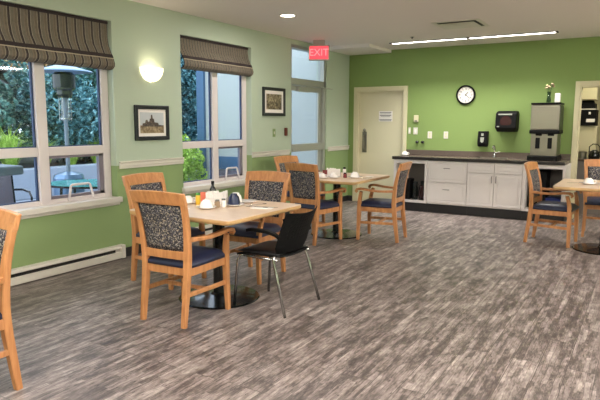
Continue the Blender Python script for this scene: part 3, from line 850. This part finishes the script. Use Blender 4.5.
b.build('stems', 'greenfelt', v); fl.build('blossoms', 'pinkpetal', v)
b = MB(); b.box(-.04, -.03, 0, .04, .03, .14)
o = tag(b.build('white_pot', 'china', loc=(3.62, 9.38, 1.773), bevel=.012), 'white square pot beside the vase on top of the dispenser', 'pot')

# ------------------------------------------------------------------ things on the back wall
r = thing('wall_clock', 'round black-rimmed white clock on the lime green wall', 'clock', (2.165, YB, 1.93))
MB().lathe([(.145, .0), (.158, .006), (.160, .03), (.150, .042), (.136, .040), (.133, .02)], n=48, axis='y', cap=False).build('clock_rim', 'blackplastic', r, smooth=True)
MB().lathe([(0, .012), (.138, .012), (.138, .02), (0, .02)], n=40, axis='y').build('clock_face', 'paper', r)
b = MB()
for k in range(60):
    a = k*PI/30; L = .010 if k % 5 else .016; r0 = .128
    c, s = math.sin(a), math.cos(a)
    b.sweep([(c*(r0-L), -.0205, s*(r0-L)), (c*r0, -.0205, s*r0)], .004 if k % 5 == 0 else .0015, .001, side=(s, 0, -c))
b.build('minute_marks', 'blackplastic', r)
for n in range(1, 13):
    a = n*PI/6; text('numeral', str(n), .040, 'blackplastic', r, (math.sin(a)*.096, -.0206, math.cos(a)*.096), (PI/2, 0, 0), .0005)
def hand(name, ang, L, w_):
    c, s = math.sin(ang), math.cos(ang)
    MB().sweep([(-c*.015, -.023, -s*.015), (c*L, -.023, s*L)], [w_*1.5, w_], .002, side=(s, 0, -c)).build(name, 'blackplastic', r)
hand('hour_hand', math.radians(41), .06, .008); hand('minute_hand', math.radians(130), .095, .006)

r = thing('soap_dispenser', 'black soap dispenser on the wall below the clock', 'dispenser', (2.49, YB, 1.085))
b = MB(); b.loops([[(-.075, 0, 0), (.075, 0, 0), (.075, -.10, 0), (-.075, -.10, 0)], [(-.08, 0, .05), (.08, 0, .05), (.08, -.12, .05), (-.08, -.12, .05)], [(-.08, 0, .25), (.08, 0, .25), (.075, -.10, .25), (-.075, -.10, .25)]])
b.build('dispenser_body', 'blackplastic', r, bevel=.012)
b = MB(); b.loops([[(-.024, -.125, .08), (0, -.125, .062), (.024, -.125, .08), (.03, -.122, .15), (-.03, -.122, .15)], [(-.024, -.121, .08), (0, -.121, .062), (.024, -.121, .08), (.03, -.112, .15), (-.03, -.112, .15)]])
b.build('push_label', 'alu', r)
MB().box(-.018, -.116, .175, .018, -.105, .215).build('window_slot', 'alu', r)
r = thing('towel_dispenser', 'black paper towel dispenser beside the ice machine', 'dispenser', (2.865, YB, 1.33))
b = MB(); b.loops([[(-.15, 0, 0), (.15, 0, 0), (.14, -.16, 0), (-.14, -.16, 0)], [(-.165, 0, .06), (.165, 0, .06), (.16, -.22, .06), (-.16, -.22, .06)], [(-.165, 0, .29), (.165, 0, .29), (.16, -.20, .29), (-.16, -.20, .29)], [(-.15, 0, .33), (.15, 0, .33), (.14, -.15, .33), (-.14, -.15, .33)]])
b.build('dispenser_body', 'blackplastic', r, bevel=.012)
MB().box(-.12, -.203, .265, .09, -.199, .285).build('grey_strip', 'alu', r)
b = MB(); b.lathe([(.085, 0), (.09, .004), (.085, .008)], (0, -.208, .16), 28, 'y'); b.build('round_window', 'darkglass', r)
MB().box(-.13, -.223, .075, -.095, -.214, .092).build('brand_plate', 'alu', r)
def plate(x, z, label, name='wall_outlet', w_=.038, h_=.06, kind='outlet'):
    r = thing(name, label, 'outlet' if kind != 'switch' else 'switch', (x, YB, z), 0, 'white plates on the lime wall')
    MB().box(-w_, -.008, -h_, w_, 0, h_).build('cover_plate', 'white_trim', r, bevel=.003)
    if kind == 'outlet':
        for dz in (.022, -.022): MB().lathe([(.016, .008), (.016, .0095), (0, .0095)], (0, 0, dz), 14, 'y').build('socket', 'cream_paint', r)
    else: MB().box(-.013, -.012, -.028, .013, -.008, .028).build('toggle', 'paper', r)
plate(1.31, 1.325, 'white switch plate between the cream door and the outlets', 'light_switch', kind='switch')
plate(1.57, 1.26, 'left of the two white outlet plates above the worktop', 'wall_outlet')
plate(1.853, 1.262, 'right of the two white outlet plates, below the clock', 'wall_outlet')
plate(1.20, 1.33, 'narrow white switch plate right beside the cream door frame', 'light_switch', .02, .055, 'switch')
r = thing('thermostat', 'yellowish white thermostat above the switches by the cream door', 'thermostat', (1.32, YB, 1.54))
MB().box(-.04, -.03, -.06, .04, 0, .06).build('thermostat_case', 'cream_paint', r, bevel=.006)
MB().box(-.022, -.032, -.05, .022, -.03, -.03).build('thermostat_display', 'ink', r)
for x in (1.355, 1.455):
    o = MB().lathe([(.0, .012), (.022, .0), (.026, .02), (.024, .05), (.012, .06), (0, .062)], n=16, axis='y').build('wall_hook', 'blackmetal', loc=(x, YB+.0, 1.135))
    tag(o, ('left' if x < 1.4 else 'right')+' of the two round black wall knobs above the worktop', 'knob', 'black wall knobs')
# ------------------------------------------------------------------ left wall fittings
def framed(y0, y1, z0, z1, fw, mat_w, label):
    r = thing('framed_picture', label, 'picture', (0, (y0+y1)/2, (z0+z1)/2), 0, 'framed pictures')
    hy, hz = (y1-y0)/2, (z1-z0)/2
    b = MB(); b.box(0.002, -hy, -hz, .028, -hy+fw, hz); b.box(.002, hy-fw, -hz, .028, hy, hz); b.box(.002, -hy+fw, -hz, .028, hy-fw, -hz+fw); b.box(.002, -hy+fw, hz-fw, .028, hy-fw, hz)
    b.build('frame', 'frameblack', r, bevel=.005)
    MB().box(.002, -hy+fw, -hz+fw, .012, hy-fw, hz-fw).build('mat_board', 'paper', r)
    return r, hy-fw-mat_w, hz-fw-mat_w
r, a, c = framed(4.47, 4.99, 1.26, 1.65, .045, .035, 'black-framed picture of an old house, below the wall lamp')
MB().box(.012, -a, -c*.25, .014, a, c).build('picture_sky', 'pic_sky', r)
MB().box(.012, -a, -c, .0145, a, -c*.25).build('picture_ground', 'pic_ground', r)
b = MB(); prof = [(-.85,-.35),(-.8,-.05),(-.6,-.02),(-.55,.25),(-.42,.3),(-.35,.1),(-.25,.12),(-.2,.4),(-.12,.42),(-.1,.75),(.0,.8),(.05,.42),(.15,.38),(.18,.05),(.5,-.0),(.55,-.2),(.9,-.25),(.9,-.38)]
b.loops([[(.0141, u*a, v*c) for u, v in prof], [(.0160, u*a, v*c) for u, v in prof]]); b.build('picture_house', 'pic_house', r)
r, a, c = framed(6.91, 7.505, 1.56, 1.975, .045, .05, 'black-framed engraved print between the second window and exit door')
MB().box(.012, -a, -c, .014, a, c).build('print', 'engraving', r)
# sconce: half bowl alabaster
sconce = r = thing('wall_sconce', 'glowing white half-bowl lamp on the mint wall', 'lamp', (0, 4.735, 1.90))
M['sconce'] = emis('glowing alabaster', (255,236,200), 1.5)
b = MB(); rings = []
for k in range(9):
    t = k/8; rr = .16*math.sin(math.acos(1-t)) if t < 1 else .16
    z = .16*t; ring = []
    n = 20
    for i in range(n+1):
        a = -PI/2+PI*i/n; ring.append((.003+.78*rr*math.cos(a), rr*math.sin(a), z))
    rings.append(ring)
R = [[b.bm.verts.new(p) for p in g] for g in rings[1:]]
for A, B in zip(R, R[1:]):
    for i in range(20): b.bm.faces.new((A[i], A[i+1], B[i+1], B[i]))
tip = b.bm.verts.new((.003, 0, 0))
for i in range(20): b.bm.faces.new((tip, R[0][i+1], R[0][i]))
sh = b.build('sconce_bowl', 'sconce', r, smooth=True)
so = sh.modifiers.new('thick', 'SOLIDIFY'); so.thickness = .005
for ya, za in ((-.135, .115), (.135, .115), (0, .012)): MB().lathe([(0, 0), (.009, .002), (.007, .012), (0, .014)], (.045 if za > .1 else .02, ya, za), 10, 'x').build('brass_stud', 'worktopedge', r)
MB().box(0.001, -.05, .03, .02, .05, .13).build('back_plate', 'white_trim', r)
o = tag(MB().box(0, 7.50, 1.26, .035, 7.56, 1.385).build('key_box', 'brownbox', bevel=.012), 'small brown alarm pull on the wall beside the exit door', 'alarm pull')
r = thing('light_switch', 'pale green painted switch plate below the engraved print', 'switch', (0, 7.22, 1.31))
MB().box(0, -.035, -.06, .006, .035, .06).build('cover_plate', 'mint', r, bevel=.002); MB().box(.006, -.010, -.02, .010, .010, .02).build('toggle', 'white_trim', r)

# ------------------------------------------------------------------ ceiling fittings
M['lampglow'] = emis('fluorescent tube glow', (255,250,240), 9)
M['downglow'] = emis('downlight glow', (255,240,215), 14)
M['fillglow'] = emis('fill lamp diffuser glow', (255,244,228), 7)
M['exitred'] = emis('exit sign red', (255,70,84), .85)
M['exitletter'] = emis('exit letter glow', (255,130,135), .9)
def light(kind, loc, energy, color=(1,.95,.88), size=1, sy=None, rot=(0,0,0), spread=None):
    l = bpy.data.lights.new('lamp light', kind); l.energy = energy; l.color = color
    if kind == 'AREA':
        l.shape = 'RECTANGLE' if sy else 'DISK'; l.size = size
        if sy: l.size_y = sy
        if spread: l.spread = spread
    else: l.shadow_soft_size = size
    o = bpy.data.objects.new('lamp_light', l); COL.objects.link(o); o.location = loc; o.rotation_euler = rot
    return o
r = thing('linear_ceiling_light', 'long recessed fluorescent strip light near the back wall', 'ceiling light', (2.38, 8.93, H))
b = MB(); b.box(-1.25, -.06, -.012, 1.25, -.045, -.001); b.box(-1.25, .045, -.012, 1.25, .06, -.001); b.box(-1.25, -.045, -.012, -1.215, .045, -.001); b.box(1.215, -.045, -.012, 1.25, .045, -.001); b.box(-.02, -.045, -.014, .02, .045, -.001)
b.build('housing', 'base', r)
for a, c in ((-1.215, -.02), (.02, 1.215)):
    MB().box(a, -.045, -.010, c, .045, -.002).build('diffuser', 'lampglow', r)
    light('AREA', (2.38+(a+c)/2, 8.93, H-.02), 20, (1, .97, .9), 1.15, .08, spread=math.radians(112))
def downlight(x, y, label):
    r = thing('recessed_downlight', label, 'ceiling light', (x, y, H), 0, 'round recessed downlights')
    MB().lathe([(.085, -.001), (.105, -.001), (.108, -.006), (.085, -.010), (.085, -.001)], n=32, cap=False).build('trim_ring', 'white_trim', r)
    MB().lathe([(0, -.004), (.084, -.004), (.084, -.001), (0, -.001)], n=28).build('lens', 'downglow', r)
    light('AREA', (x, y, H-.015), 16, (1, .94, .86), .16)
downlight(1.01, 6.01, 'round recessed downlight glowing in the ceiling')
r = thing('ceiling_vent', 'square white air diffuser in the ceiling before the strip light', 'vent', (2.62, 7.67, H))
b = MB()
for h_, z0, z1 in ((.30, -.004, -.001),): 
    b.box(-.30, -.30, -.006, .30, -.25, -.001); b.box(-.30, .25, -.006, .30, .30, -.001); b.box(-.30, -.25, -.006, -.25, .25, -.001); b.box(.25, -.25, -.006, .30, .25, -.001)
b.build('vent_frame', 'white_trim', r)
MB().box(-.25, -.25, -.003, .25, .25, -.0005).build('vent_throat', 'base', r)
b = MB()
for h_, z in ((.225, -.018), (.16, -.022), (.09, -.026)):
    b.loops([[(-h_, -h_, z), (h_, -h_, z), (h_, h_, z), (-h_, h_, z)], [(-h_+.045, -h_+.045, z+.012), (h_-.045, -h_+.045, z+.012), (h_-.045, h_-.045, z+.012), (-h_+.045, h_-.045, z+.012)]])
b.build('vent_cones', 'white_trim', r)
r = thing('fire_sprinkler', 'small sprinkler head in the ceiling left of the vent', 'sprinkler', (1.68, 8.43, H))
MB().lathe([(.03, -.001), (.03, -.005), (.010, -.008), (.009, -.018), (.016, -.020), (.016, -.023), (0, -.024)], n=16).build('sprinkler_head', 'ink', r)
# exit sign on the ceiling, facing into the room (towards -y)
r = thing('exit_sign', 'red glowing EXIT sign hanging from the ceiling by the exit door', 'exit sign', (.30, 8.05, 2.43), .38)
M['exitcase'] = plain('exit sign case', (176,170,164), .5)
MB().box(-.165, -.028, 0, .165, .028, .235).build('sign_case', 'exitcase', r, bevel=.01)
MB().box(-.145, -.033, .02, .145, -.028, .215).build('sign_face', 'exitred', r)
text('sign_letters', 'EXIT', .15, 'exitletter', r, (0, -.036, .117), (PI/2, 0, 0), .0015)
MB().box(-.09, -.03, .2355, .09, .03, .309).build('ceiling_canopy', 'exitcase', r, bevel=.004)

# added bowl lamps on unseen walls, copied from the visible one to brighten the ceiling
for y_, x_, rz in ((1.0, XR-.001, PI), (4.5, XR-.001, PI), (8.0, XR-.001, PI)):
    dup(sconce, (x_, y_, 1.90), rz, 'added white half-bowl fill lamp on the unseen right-hand wall', 'added fill lamps outside the picture')
    light('AREA', (x_-.10, y_, 2.0), 190, (1, .93, .86), .16, rot=(PI, 0, 0))
for x_ in (1.5, 4.5, 7.5):
    dup(sconce, (x_, YF+.001, 1.90), PI/2, 'added white half-bowl fill lamp on the unseen wall behind the camera', 'added fill lamps outside the picture')
    light('AREA', (x_, YF+.10, 2.0), 130, (1, .93, .86), .16, rot=(PI, 0, 0))
light('AREA', (.10, 4.735, 2.0), .7, (1, .9, .75), .1, rot=(PI, 0, 0))
# troffers added out of view, behind and beside the camera, as fill light
def fill_troffer(x, y, e=85):
    r = thing('ceiling_fill_panel', 'added rectangular fluorescent fill panel in the unseen ceiling', 'ceiling light', (x, y, H), 0, 'added fill panels outside the picture')
    b = MB(); b.box(-.31, -.61, -.012, .31, -.58, -.001); b.box(-.31, .58, -.012, .31, .61, -.001); b.box(-.31, -.58, -.012, -.28, .58, -.001); b.box(.28, -.58, -.012, .31, .58, -.001)
    b.build('frame', 'white_trim', r); MB().box(-.28, -.58, -.008, .28, .58, -.001).build('diffuser', 'fillglow', r)
    light('AREA', (x, y, H-.02), e, (1, .97, .95), .55, 1.1)
for x, y, e in ((2.4, 1.6, 38), (5.0, 2.3, 52), (7.5, 2.6, 60), (2.4, -.8, 40), (5.0, -.8, 60), (7.5, -.8, 60), (6.6, 6.2, 80), (8.2, 8.2, 80), (7.2, 4.6, 60)): fill_troffer(x, y, e*.72)

# ------------------------------------------------------------------ pantry seen through the right doorway
r = thing('wall_cupboard', 'cream upper cupboard seen through the pantry doorway', 'cupboard', (0, 0, 0))
MB().box(3.70, 10.85, 1.86, 4.03, 11.2, 2.09).build('cupboard_body', 'cream_paint', r, bevel=.004)
MB().box(3.71, 10.832, 1.87, 4.02, 10.849, 2.08).build('door', 'cream_paint', r, bevel=.004)
b = MB(); b.box(3.70, 10.80, 1.70, 4.03, 11.2, 1.715)
tag(b.build('pantry_shelf', 'white_trim'), 'thin white shelf under the cream cupboard in the pantry', 'shelf')
b = MB(); b.box(3.72, 10.85, 1.716, 4.02, 11.15, 1.80); b.loops([[(3.74, 10.84, 1.80), (4.0, 10.84, 1.80), (4.0, 11.1, 1.80), (3.74, 11.1, 1.80)], [(3.76, 10.92, 1.85), (3.98, 10.92, 1.85), (3.98, 11.1, 1.85), (3.76, 11.1, 1.85)]])
tag(b.build('black_tray', 'blackplastic'), 'black appliance on the thin pantry shelf', 'appliance')
r = thing('microwave_oven', 'black control unit with white labels in the pantry', 'microwave')
MB().box(3.72, 10.80, 1.43, 4.05, 11.2, 1.695).build('oven_body', 'blackplastic', r, bevel=.006)
MB().box(3.76, 10.795, 1.53, 3.81, 10.8, 1.63).build('white_sticker', 'paper', r); MB().box(3.90, 10.795, 1.49, 4.03, 10.8, 1.545).build('white_sticker', 'paper', r); MB().box(3.93, 10.795, 1.62, 3.96, 10.8, 1.66).build('white_sticker', 'paper', r)
b = MB(); b.box(3.68, 10.86, 0, 4.07, 11.25, 1.425)
r = thing('tall_cabinet', 'tall cream cabinet below the black unit in the pantry', 'cabinet')
b.build('cabinet_body', 'cream_paint', r, bevel=.004)
MB().box(3.70, 10.842, 1.0, 4.05, 10.859, 1.41).build('door', 'cream_paint', r, bevel=.004)
r = thing('pantry_counter', 'low pantry counter crowded with small kitchen things', 'counter')
MB().box(3.70, 10.30, .86, 4.95, 10.83, .90).build('slab', 'worktop', r)
b = MB(); b.box(3.70, 10.36, 0, 4.95, 10.83, .858); b.build('cabinet_body', 'cabin', r)
f = thing('kettle', 'dark kettle with arched handle on the pantry counter', 'kettle', (4.08, 10.5, .901))
MB().lathe([(0, 0), (.08, 0), (.09, .04), (.075, .11), (.03, .14), (0, .145)], n=20).build('kettle_body', 'blackmetal', f, smooth=True)
MB().tube([(-.075, 0, .10), (-.08, 0, .19), (-.03, 0, .235), (.04, 0, .23), (.08, 0, .18), (.078, 0, .10)], .008, 8).build('handle', 'blackmetal', f)
for x, lab in ((3.90, 'steel cooking pot on the pantry counter, left of the kettle'), ):
    o = MB().lathe([(0, 0), (.07, 0), (.072, .10), (.078, .104), (.068, .104), (.066, .01), (0, .01)], n=20).build('cooking_pot', 'steel', loc=(x, 10.5, .901)); tag(o, lab, 'pot')
r = thing('pantry_fill_light', 'added flush fill light, unseen in the pantry ceiling', 'ceiling light', (4.45, 10.25, H))  # unseen lamp added in front of the cupboards so they are lit
MB().lathe([(0, -.05), (.12, -.045), (.15, -.02), (.15, -.001), (0, -.001)], n=28).build('diffuser', 'fillglow', r)
light('AREA', (4.45, 10.25, H-.07), 16, (1, .9, .72), .3)

# ------------------------------------------------------------------ outside
GZ = -.12
struct(MB().box(-7.0, -3, GZ-.1, -.2, 22, GZ).build('ground_patio', 'patio'))
struct(MB().box(-26, -6, GZ-.1, -6.25, 34, .42).build('ground_garden', 'soil'))
tag(MB().box(-6.25, -3, GZ, -5.95, 22, .50).build('retaining_wall', 'blockwall', bevel=.02), 'long low concrete retaining wall at the far side of the patio', 'wall')
r = thing('building_wing', 'pale grey building wing with slate blue corner trim, beyond second window', 'building')
MB().box(-3.2, 9.42, GZ, -.205, 14, 3.4).build('wing_wall', 'wing_wall', r)
b = MB(); b.box(-3.38, 9.36, GZ, -3.19, 9.60, 3.4); b.build('corner_post', 'wing_post', r)
MB().box(-2.97, 9.385, GZ, -2.90, 9.42, 3.4).build('trim_board', 'wing_post', r)
MB().box(-2.90, 9.39, .50, -.9, 9.42, .76).build('rail_band', 'wing_post', r)
MB().box(-2.88, 9.40, .0, -1.6, 9.42, .48).build('lower_panel', 'grey_sash', r)
# frosted glass strip of wing by the exit door
MB().box(-.50, 9.39, GZ, -.42, 9.42, 3.2).build('trim_board', 'wing_post', r)

def shrub(name, label, cat, loc, rx, ry, h, n, size, mat, group, seed, trunk=0, z0=0):
    rnd = random.Random(seed)
    r = thing(name, label, cat, loc, rnd.random()*6 if rx == ry else 0, group)
    b = MB(); lobes = [(rnd.uniform(-.45, .45)*rx, rnd.uniform(-.45, .45)*ry, z0+(h-z0)*rnd.uniform(.25, .8), rnd.uniform(.45, .7)) for _ in range(11)]
    for i in range(n):
        lx, ly, lz, ls = rnd.choice(lobes)
        v = Vector((rnd.gauss(0, 1), rnd.gauss(0, 1), rnd.gauss(0, 1))).normalized()*(rnd.random()**.25)
        p = Vector((lx+v.x*rx*ls, ly+v.y*ry*ls, lz+v.z*(h-z0)*ls*.55))
        if p.z < .02: p.z = rnd.uniform(.02, .2)*h
        q = Matrix.Rotation(rnd.random()*6.28, 3, 'Z') @ Matrix.Rotation(rnd.uniform(-1.1, 1.1), 3, 'X') @ Matrix.Rotation(rnd.uniform(-.7, .7), 3, 'Y')
        s = size*rnd.uniform(.6, 1.3)
        vs = [b.bm.verts.new(p+q @ Vector(c)) for c in ((0, -s*.5, 0), (s*.28, 0, s*.06), (0, s*.6, 0), (-s*.28, 0, s*.06))]
        b.bm.faces.new(vs)
    me = b.build('foliage', mat, r)
    t = MB(); t.tube([(0, 0, 0), (.03*rx, 0, h*.3), (0, .04*ry, h*.7)], [.03+trunk, .025+trunk*.8, .01+trunk*.3], 8)
    for k in range(4):
        a = k*1.7; t.tube([(0, 0, h*.25), (math.cos(a)*rx*.35, math.sin(a)*ry*.35, h*.6)], [.02+trunk*.4, .008], 6)
    t.build('stem', 'bark', r)
    return r
hd = [('leaf_teal', 'blue-green hedge shrub behind the retaining wall'), ('leaf_dark', 'dark green hedge shrub behind the retaining wall')]
HS = [(-7.6, 5.4, 2.5, 0), (-7.9, 7.0, 3.0, 1), (-7.5, 8.6, 2.1, 0), (-8.0, 10.3, 3.3, 1), (-7.5, 11.9, 3.6, 0), (-7.4, 13.8, 3.6, 0), (-7.9, 15.8, 3.8, 1)]
where = ['farthest left', 'left of the heater pole', 'right of the heater pole', 'at the right end of the near window', 'at left in the second window', 'behind, in the second window', 'farthest right']
for i, (x, y, h, k) in enumerate(HS):
    mt, lab = hd[k]
    shrub('hedge_shrub', lab+', '+where[i], 'shrub', (x, y, .42), 1.55, 1.55, h, 8000, .18, mt, 'hedge shrubs beyond the patio', 20+i)
for i, (x, y, h, k) in enumerate(((-11.0, 4.8, 3.9, 1), (-11.2, 8.6, 2.6, 0), (-11.0, 13.2, 4.6, 0))):
    shrub('hedge_shrub', ['taller dark hedge shrub in the back row, left of the heater pole', 'taller blue-green hedge shrub in the back row, behind the heater', 'taller blue-green hedge shrub in the back row, right of the heater'][i], 'shrub', (x, y, .42), 1.7, 1.7, h, 7000, .2, hd[k][0], 'hedge shrubs beyond the patio', 80+i)
shrub('autumn_tree', 'tree with yellow and pink autumn leaves at upper left of window', 'tree', (-15.8, 12.8, .42), 2.2, 2.2, 6.4, 7000, .24, 'leaf_autumn', None, 51, .1, 1)
shrub('garden_tree', 'tall dark green tree behind the hedge', 'tree', (-13.5, 15.4, .42), 2.2, 2.2, 6.0, 8000, .24, 'leaf_teal', 'tall trees behind the hedge', 52, .1, 1.0)
shrub('garden_tree', 'tall blue-green tree farthest right behind the hedge', 'tree', (-11.5, 20.5, .42), 2.2, 2.2, 6.0, 8000, .24, 'leaf_dark', 'tall trees behind the hedge', 53, .1, 1.0)
shrub('lime_shrub', 'lime green shrub low in the second window', 'shrub', (-3.4, 8.6, GZ), .8, .8, 1.3, 9000, .08, 'leaf_lime', None, 54)
# ornamental grass on the wall
def grass(loc, label, seed, s=1):
    rnd = random.Random(seed); b = MB()
    for i in range(260):
        a = rnd.random()*6.28; L = rnd.uniform(.4, .8)*s; o = rnd.uniform(.15, .55)*s; w_ = .012*s
        c, t = math.cos(a), math.sin(a)
        pts = [(c*.05, t*.05, 0), (c*o*.4, t*o*.4, L*.7), (c*o, t*o, L*rnd.uniform(.55, .95))]
        vs = []
        for j, p in enumerate(pts):
            k = w_*(1-j*.45); vs.append((b.bm.verts.new((p[0]-t*k, p[1]+c*k, p[2])), b.bm.verts.new((p[0]+t*k, p[1]-c*k, p[2]))))
        for (p, q), (u, v) in zip(vs, vs[1:]): b.bm.faces.new((p, q, v, u))
    tag(b.build('ornamental_grass', 'leaf_lime', loc=loc), label, 'grass clump', 'grass clumps on the wall')
for i, (y, s) in enumerate(((6.2, 1.1), (7.1, 1.4), (7.9, 1.0), (8.6, .8), (9.3, .95))):
    grass((-6.5, y, .42), ['grass clump farthest left above the retaining wall', 'largest grass clump above the retaining wall', 'grass clump left of the heater pole above the wall', 'smallest grass clump above the wall, right of the heater pole', 'grass clump farthest right above the wall'][i], 60+i, s)
# patio heater
r = thing('patio_heater', 'tall mushroom-shaped patio heater outside the near window', 'patio heater', (-3.02, 5.88, GZ))
MB().lathe([(.27, 0), (.27, .05), (.235, .06), (.235, .70), (.21, .76), (.05, .80)], n=28).build('tank_housing', 'dish', r)
MB().lathe([(.032, .76), (.032, 1.95)], n=14).build('pole', 'stone', r)
b = MB(); b.lathe([(.085, 1.62), (.085, 1.64)], n=16, cap=False)
for k in range(6): b.tube([(.085*math.cos(k*PI/3), .085*math.sin(k*PI/3), 1.6), (.085*math.cos(k*PI/3), .085*math.sin(k*PI/3), 1.95)], .006, 5)
b.build('wire_guard', 'chrome', r)
b = MB(); b.lathe([(.10, 1.95), (.12, 2.0), (.12, 2.06)], n=20); b.lathe([(.13, 2.06), (.17, 2.10), (.17, 2.30), (.13, 2.34)], n=20); b.build('burner', 'blackmetal', r)
MB().lathe([(0, 2.46), (.10, 2.45), (.42, 2.36), (.43, 2.345), (.40, 2.345), (.1, 2.43), (0, 2.44)], n=32).build('reflector', 'dish', r)
# patio glass table
r = thing('patio_table', 'oval teal glass patio table outside the near window', 'patio table', (-1.20, 4.95, GZ), .6)
def oval(a, c, n=36): return [(a*math.cos(k*2*PI/n), c*math.sin(k*2*PI/n)) for k in range(n)]
MB().prism(oval(.62, .42), .80, .815).build('glass_top', 'tealglass', r)
b = MB(); b.loops([[(x, y, z) for x, y in oval(.63*k, .43*k)] for z, k in ((.775, .97), (.775, 1), (.799, 1), (.799, .97))]); b.build('rim', 'blackmetal', r)
for a in range(4):
    sx, sy = (1 if a % 2 else -1), (1 if a > 1 else -1)
    MB().tube([(sx*.38, sy*.25, .78), (sx*.42, sy*.28, 0)], .018, 8).build('leg', 'blackmetal', r)
# stone table at left
r = thing('stone_table', 'grey stone-topped patio table at the left picture edge', 'patio table', (-1.55, 3.40, GZ))
MB().box(-.5, -.55, 1.0, .45, .47, 1.10).build('table_slab', 'stone', r, bevel=.02)
MB().box(-.28, -.35, 0, .28, .22, .98).build('pedestal', 'stone', r, bevel=.02)
# patio chairs
def pchair(loc, rz, label, parent_first=None):
    r = thing('patio_chair', label, 'patio chair', loc, rz, 'dark patio chairs')
    for s in (-1, 1):
        MB().tube([(s*.27, .25, 0), (s*.28, .24, .60), (s*.28, .18, .665), (s*.28, 0, .68), (s*.27, -.24, .66)], .016, 8).build('front_leg', 'blackmetal', r)
        MB().tube([(s*.25, -.32, 0), (s*.25, -.22, .42), (s*.25, -.30, .98)], .016, 8).build('rear_leg', 'blackmetal', r)
    MB().box(-.25, -.22, .40, .25, .25, .43).build('seat', 'grey_sash', r)
    b = MB()
    b.sweep([(0, -.225, .45), (0, -.26, .70), (0, -.30, .98)], .49, .02); b.build('backrest', 'grey_sash', r)
    return r
pc = pchair((-2.35, 4.35, GZ), -1.75, 'dark patio chair with curved arms outside the near window, between the stone and glass tables')
dup(pc, (-1.5, 5.9, GZ), 2.4, 'dark patio chair right of the teal glass table')
# dark bird ornament hanging outside near window
r = thing('bird_ornament', 'dark bird-shaped ornament hanging outside, top left of near window', 'ornament', (-.9, 3.52, 1.93))
b = MB(); P = [(-.22, .03), (-.05, .055), (.07, .06), (.10, .05), (.04, .015), (.06, -.03), (.11, -.075), (.09, -.085), (-.01, -.03), (-.10, -.02), (-.22, -.01)]
b.loops([[(-.02, u, v) for u, v in P], [(.02, u, v) for u, v in P]]); b.build('bird_body', 'blackmetal', r, bevel=.008)
MB().tube([(0, 0, .03), (0, 0, 1.0)], .003, 5).build('cord', 'blackmetal', r)
struct(MB().box(-1.2, 1.5, 2.93, -.2, 7.6, 3.0).build('trim_eave', 'wing_wall'))

# ------------------------------------------------------------------ world, camera
w = bpy.data.worlds.new('overcast sky'); bpy.context.scene.world = w; w.use_nodes = True
bg = w.node_tree.nodes['Background']; bg.inputs[0].default_value = (.92, .97, 1.0, 1); bg.inputs[1].default_value = 2.7

f, yaw, pitch, roll, cx, ch = 574.09, .5425, .1343, .0041, 4.8141, 1.4659
fw = Vector((-math.sin(yaw)*math.cos(pitch), math.cos(yaw)*math.cos(pitch), -math.sin(pitch)))
rt = Vector((math.cos(yaw), math.sin(yaw), 0)); up = rt.cross(fw)
r2 = rt*math.cos(roll)+up*math.sin(roll); u2 = -rt*math.sin(roll)+up*math.cos(roll)
cam = bpy.data.cameras.new('camera'); co = bpy.data.objects.new('camera', cam); COL.objects.link(co)
cam.sensor_width = 36; cam.lens = f/600*36; cam.clip_start = .05
co.matrix_world = Matrix(((r2.x, u2.x, -fw.x, cx), (r2.y, u2.y, -fw.y, 0), (r2.z, u2.z, -fw.z, ch), (0, 0, 0, 1)))
sc = bpy.context.scene; sc.camera = co
sc.view_settings.view_transform = 'Standard'; sc.view_settings.look = 'None'
sc.view_settings.gamma = 1; sc.view_settings.use_curve_mapping = False; sc.view_settings.exposure = .5
